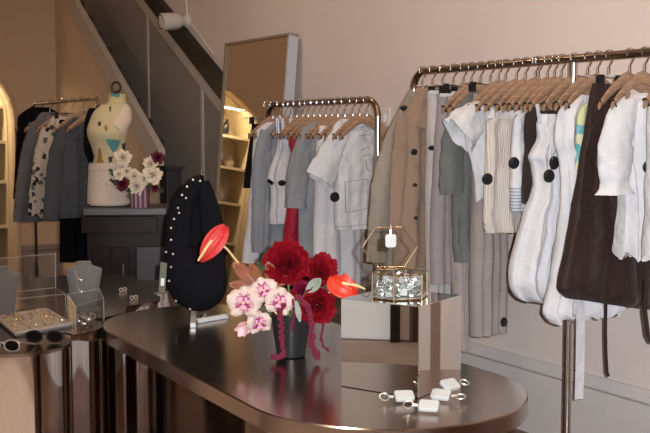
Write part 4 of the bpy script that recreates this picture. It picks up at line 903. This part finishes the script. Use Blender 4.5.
# clear acrylic boxes
def plate(mb, P4, th=.004):
    n = (P4[1]-P4[0]).cross(P4[3]-P4[0]).normalized()*th; mb.loft([P4, [p + n for p in P4]])
def acrylic_case(c0, c1, c2, c3, hgt, label, lid_to=None):
    """four ground corners (image points on the counter) and a height"""
    Q = [on_z(x, y, ZT) for x, y in (c0, c1, c2, c3)]; cc = sum(Q, V())/4; r = empty('acrylic_case', cc, label, 'display case', 'clear cases on the counter'); Q = [p - cc for p in Q]; up = V((0, 0, hgt))
    for k in range(4):
        mb = MB(); plate(mb, [Q[k] + V((0, 0, .002)), Q[(k+1) % 4] + V((0, 0, .002)), Q[(k+1) % 4] + up, Q[k] + up], .003); mb.build('clear_side', 'acry', r, smooth=False)
    mb = MB()
    for k in range(4): mb.tube([Q[k] + V((0, 0, .002)), Q[k] + up], .0016, 5); mb.tube([Q[k] + up, Q[(k+1) % 4] + up], .0013, 5)
    mb.build('polished_edge', 'edge', r)
    if lid_to:
        a, b = Q[lid_to[0]] + up, Q[lid_to[1]] + up; cvec = V(lid_to[2]); L4 = [a, b, b + cvec, a + cvec]; mb = MB(); plate(mb, L4, .003); ld = mb.build('lid', 'acry', r, smooth=False); mb = MB()
        for k in range(4): mb.tube([L4[k], L4[(k+1) % 4]], .0016, 5)
        mb.build('lid_edge', 'edge', ld)
    return r
acrylic_case((-12, 312), (56, 304), (66, 311), (-6, 319), .075, 'long clear acrylic case with its lid raised behind the ring tray', (0, 1, (-.01, .05, .15)))
acrylic_case((68, 318), (100, 312), (104, 322), (76, 332), .10, 'clear acrylic box in front of the further bust with silver jewellery inside')
rnd = random.Random(11)
for k in range(16):
    x = 78 + rnd.random()*22; y = 318 + rnd.random()*7; p = on_z(x, y, ZT + .012); rr = rnd.uniform(.010, .020); Rm = Matrix.Rotation(rnd.uniform(0, 3), 3, 'Z') @ Matrix.Rotation(rnd.uniform(.5, 1.4), 3, 'X')
    o = MB().tube([Rm @ V((rr*cos(a), rr*sin(a), 0)) for a in [2*pi*t/16 for t in range(17)]], rr*.22, 7).build('hoop_earring', 'chrome'); o.location = p + V((0, 0, rr*.8)); tag(o, 'chunky silver hoop lying in the clear box', 'earring', 'silver hoops in the clear box')
for (x, y, l) in ((121, 292, 'tiny silver earring on the counter behind the table tip, far left one'), (125, 291.5, 'tiny silver earring on the counter behind the table tip, second from left'), (132, 300, 'tiny silver earring on the counter behind the table tip, third from left'), (136, 299.5, 'tiny silver earring on the counter behind the table tip, far right one')):
    o = MB().tube([V((.008*cos(a), 0, .011 + .008*sin(a))) for a in [2*pi*t/14 for t in range(15)]], .0028, 6).build('stud_earring', 'silver'); o.location = on_z(x, y, ZT); tag(o, l, 'earring', 'tiny earrings behind the table tip')

# ------------------------------------------------------------------ mannequin, console and its vase
dM = 6.35
zc = at_d(128, 206, dM).z
root = empty('console', V((at_d(128, 206, dM).x, dM, 0)), 'tall dark glossy console with grey stone top under the mannequin', 'console', rz=radians(6))
kx = (at_d(168, 206, dM).x - at_d(88, 206, dM).x)
MB().box((0, 0, zc-.02), (kx, .42, .04)).build('stone_top', 'stone', root, smooth=False, bevel=.004)
MB().box((0, .03, (zc-.04)/2), (kx-.02, .32, zc-.045)).build('carcass', 'glossbrown', root, smooth=False)
MB().box((-.04, -.145, zc-.10), (kx-.04, .03, .10)).build('drawer', 'glossbrown', root, smooth=False, bevel=.003)
MB().box((kx/2-.10, -.145, (zc-.22)/2), (.17, .02, zc-.25)).build('door', 'greypanel', root, smooth=False, bevel=.003)
for sx in (-.11, .0): MB().box((sx-.04, -.14, (zc-.22)/2), (.10, .012, zc-.25)).build('door', 'glossbrown', root, smooth=False, bevel=.003)
MB().tube([V((-.02, -.165, .55)), V((-.02, -.165, .72))], .006, 8).build('handle', 'chrome', root)
mp = at_d(110, 205, dM); root = empty('mannequin_torso', V((mp.x, dM, zc)), 'pale headless mannequin torso in yellow printed top and white skirt', 'mannequin')
def mring(x0, x1, y, th, n=40, dy=0, grow=0):
    a, b = at_d(x0, y, dM), at_d(x1, y, dM); c = (a+b)/2; w = (b.x-a.x)/2 + grow
    return [V((c.x - mp.x + w*math.copysign(abs(cos(t))**.9, cos(t)), dy + (th+grow)*sin(t), c.z - zc)) for t in [2*pi*k/n for k in range(n)]]
def mloft(L, name, mat, grow=0, cap=True, par=None, seg=5, n=40):
    S = spline(L, seg); return MB().loft([mring(a, b, y, th, n=n, dy=dy, grow=grow) for a, b, y, th, dy in S], cap=cap).build(name, mat, par or root, angle=70)
mloft([(110, 123, 96, .03, .01), (109, 124, 101, .035, .01), (104, 128, 105, .05, .01), (95, 131, 111, .07, .01), (91, 132, 120, .085, 0), (89, 128, 133, .105, -.02), (93, 125, 148, .095, 0), (96, 124, 156, .085, 0), (93, 125, 165, .09, 0), (90, 127, 180, .10, 0), (90, 128, 205, .10, 0)], 'body', 'manne')
mloft([(102, 126, 104.5, .055, .01), (94, 129, 112, .073, .01), (90.5, 128, 121, .088, 0), (88.7, 127, 133, .108, -.02), (92.7, 125, 148, .098, 0), (95, 124, 157, .09, 0), (93, 125, 165, .095, 0)], 'printed_top', 'yellowc', .004, False, seg=22, n=170)
po = [o for o in root.children if o.name.startswith('printed_top')][0]
mots = [('pteal', [(105, 139), (121, 140), (117, 150), (113, 153)]), ('pteal', [(116.5, 117), (120, 122), (121, 128), (118, 130), (115, 127)]), ('pbrown', [(98, 148), (101, 148), (102, 158), (104, 163), (96, 163), (98, 157)]),
        ('pdark', [(109, 107), (112, 106), (110, 113)]), ('pdark', [(98, 122), (101, 121), (101, 126), (98, 126)]), ('pdark', [(122, 144), (126, 142), (125, 151), (122, 150)]), ('pbrown', [(104, 126), (107, 125), (108, 130), (105, 131)]), ('pdark', [(108, 157), (113, 156), (112, 162), (109, 163)]), ('pwhite', [(120, 108), (131, 112), (130, 124), (123, 118)])]
for m_, _ in mots:
    if M[m_].name not in [x.name for x in po.data.materials]: po.data.materials.append(M[m_])
idx = {}
for i, mm in enumerate(po.data.materials): idx[mm.name] = i
for f in po.data.polygons:
    if f.center.y > .02: continue
    w_ = f.center + root.location
    for m_, poly in mots:
        P = [at_d(x, y, w_.y) for x, y in poly]; ins = False
        for a, b in zip(P, P[1:] + P[:1]):
            if (a.z > w_.z) != (b.z > w_.z) and w_.x < (b.x-a.x)*(w_.z-a.z)/(b.z-a.z) + a.x: ins = not ins
        if ins: f.material_index = idx[M[m_].name]
mloft([(107.5, 125.5, 94, .046, .01), (108, 125, 99, .042, .01), (106.5, 126.5, 104, .05, .01)], 'collar', 'yprint', .003, False)
mloft([(91, 126.5, 163, .098, 0), (90, 128, 168, .105, 0), (89, 130, 185, .112, 0), (88.5, 132, 203, .118, 0)], 'skirt', 'skirtw', .006, False)
mloft([(91, 127, 164, .100, 0), (90.5, 127.5, 169, .106, 0)], 'waistband', 'skirtw', .012, False)
c = at_d(116, 96, dM); cl = V((c.x - mp.x, .01, c.z - zc))
MB().lathe([(.035, -.004), (.036, .006), (.02, .012), (.012, .03), (.004, .034)], cl, 20).build('neck_cap', 'blackmat', root)
MB().tube([cl + V((.026*cos(a), 0, .052 + .032*sin(a))) for a in [2*pi*k/20 for k in range(21)]], .007, 8).build('carry_ring', 'blackmat', root)
# purple striped vase with white flowers
wv = at_d(140, 212, dM-.18); wv.z = zc
root = empty('flower_vase', wv, 'purple striped glass vase of white flowers on the console', 'vase')
MB().lathe([(.050, .001), (.056, .01), (.058, .07), (.062, .135), (.064, .14), (.060, .14), (.055, .07), (.05, .012), (.002, .010)], n=28, cap=False).build('vessel', 'pvase', root)
def small_bloom(px, py, dd, dia, mat, label, seed, grp):
    C = at_d(px, py, wv.y + dd); r = empty('rose', C, label, 'flower', grp); rn_ = random.Random(seed); mb = MB(); B = facing(V((rn_.uniform(-.4, .4), -1, rn_.uniform(0, .6)))); R = dia/2
    for k in range(26):
        t = k/26; Rt = B @ Matrix.Rotation(k*2.4, 3, 'Z'); petal(mb, Rt, B @ V((0, 0, -R*.4)) + Rt @ V((0, R*.3*t, 0)), R*(.8+.3*t), R*(.35+.2*t), .6*t, .5, .08, lift=.1 + .9*t, n=5, m=5, tip=.6)
    mb.build('bloom', mat, r, angle=80); mo = wv + V((0, 0, .12)) - C; MB().tube([B @ V((0, 0, -R*.3)), mo*.5, mo], .003, 5).build('stem', 'stem', r)
gw = 'white roses in the purple vase'
for i, (x, y, d, l) in enumerate([(123, 157, .09, 'white rose highest at the left of the purple vase'), (150, 163, .085, 'white rose highest at the right of the purple vase'), (153, 174, .10, 'large white rose at the right of the purple vase'), (134, 176, .08, 'white rose at the middle of the purple vase'), (136, 186, .09, 'white rose lowest over the purple vase rim'), (119, 174, .06, 'small white rose at the far left of the purple vase'), (127, 171, .06, 'small white rose behind the middle one'), (144, 179, .06, 'small white rose between the large ones')]): small_bloom(x, y, -.05 - .01*(i % 3), d, 'bloomw', l, i, gw)
for i, (x, y, d, l) in enumerate([(158, 157, .07, 'plum dark rose highest at the right of the console vase'), (122, 183, .075, 'plum dark rose at the lower left of the console vase'), (155, 188, .04, 'small plum rose at the right over the console edge')]): small_bloom(x, y, -.06, d, 'plum', l, 20+i, 'plum roses in the purple vase')
rn = random.Random(8)
for i, (x, y) in enumerate([(112, 180), (115, 188), (128, 193), (160, 180), (164, 174), (165, 190), (112, 172), (145, 160)]):
    C = wv + V((0, 0, .12)); T = at_d(x, y, wv.y - .03) - C; r = empty('leafy_sprig', C, 'dark green sprig spreading from the purple vase', 'leaf', 'green sprigs in the purple vase'); MB().tube([V(), T*.5 + V((0, 0, .02)), T], .002, 5).build('stem', 'stem', r); mb = MB()
    for k in range(7):
        b = T*(.35 + .1*k); e = V((rn.uniform(-1, 1), rn.uniform(-1, .3), rn.uniform(-.6, 1))).normalized()*.04; s = e.cross(V((0, 1, .2))).normalized()*.012; mb.add([b, b + e*.5 + s, b + e, b + e*.5 - s], [(0, 1, 2, 3)])
    mb.build('leaves', 'leafd', r, smooth=False, solid=.001)
# black block added for the shade on the lower stair
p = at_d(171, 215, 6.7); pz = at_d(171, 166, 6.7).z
root = empty('stair_shade_block', V((p.x, 6.7, 0)), 'added black block for the shaded lower stair beyond the parapet', 'pedestal', rz=RZ)
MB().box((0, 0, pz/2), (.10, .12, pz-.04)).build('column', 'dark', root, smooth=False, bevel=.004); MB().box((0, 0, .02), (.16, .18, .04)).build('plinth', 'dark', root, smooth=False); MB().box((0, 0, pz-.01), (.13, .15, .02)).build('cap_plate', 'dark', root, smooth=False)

# ------------------------------------------------------------------ view
vs = sc.view_settings; sc.display_settings.display_device = 'sRGB'; vs.view_transform = 'Standard'; vs.look = 'None'; vs.gamma = 1; vs.use_curve_mapping = False; vs.exposure = .1
sc.cycles.use_denoising = True; sc.cycles.max_bounces = 10; sc.cycles.transparent_max_bounces = 24; sc.cycles.sample_clamp_indirect = 6; sc.cycles.caustics_reflective = False; sc.cycles.caustics_refractive = False
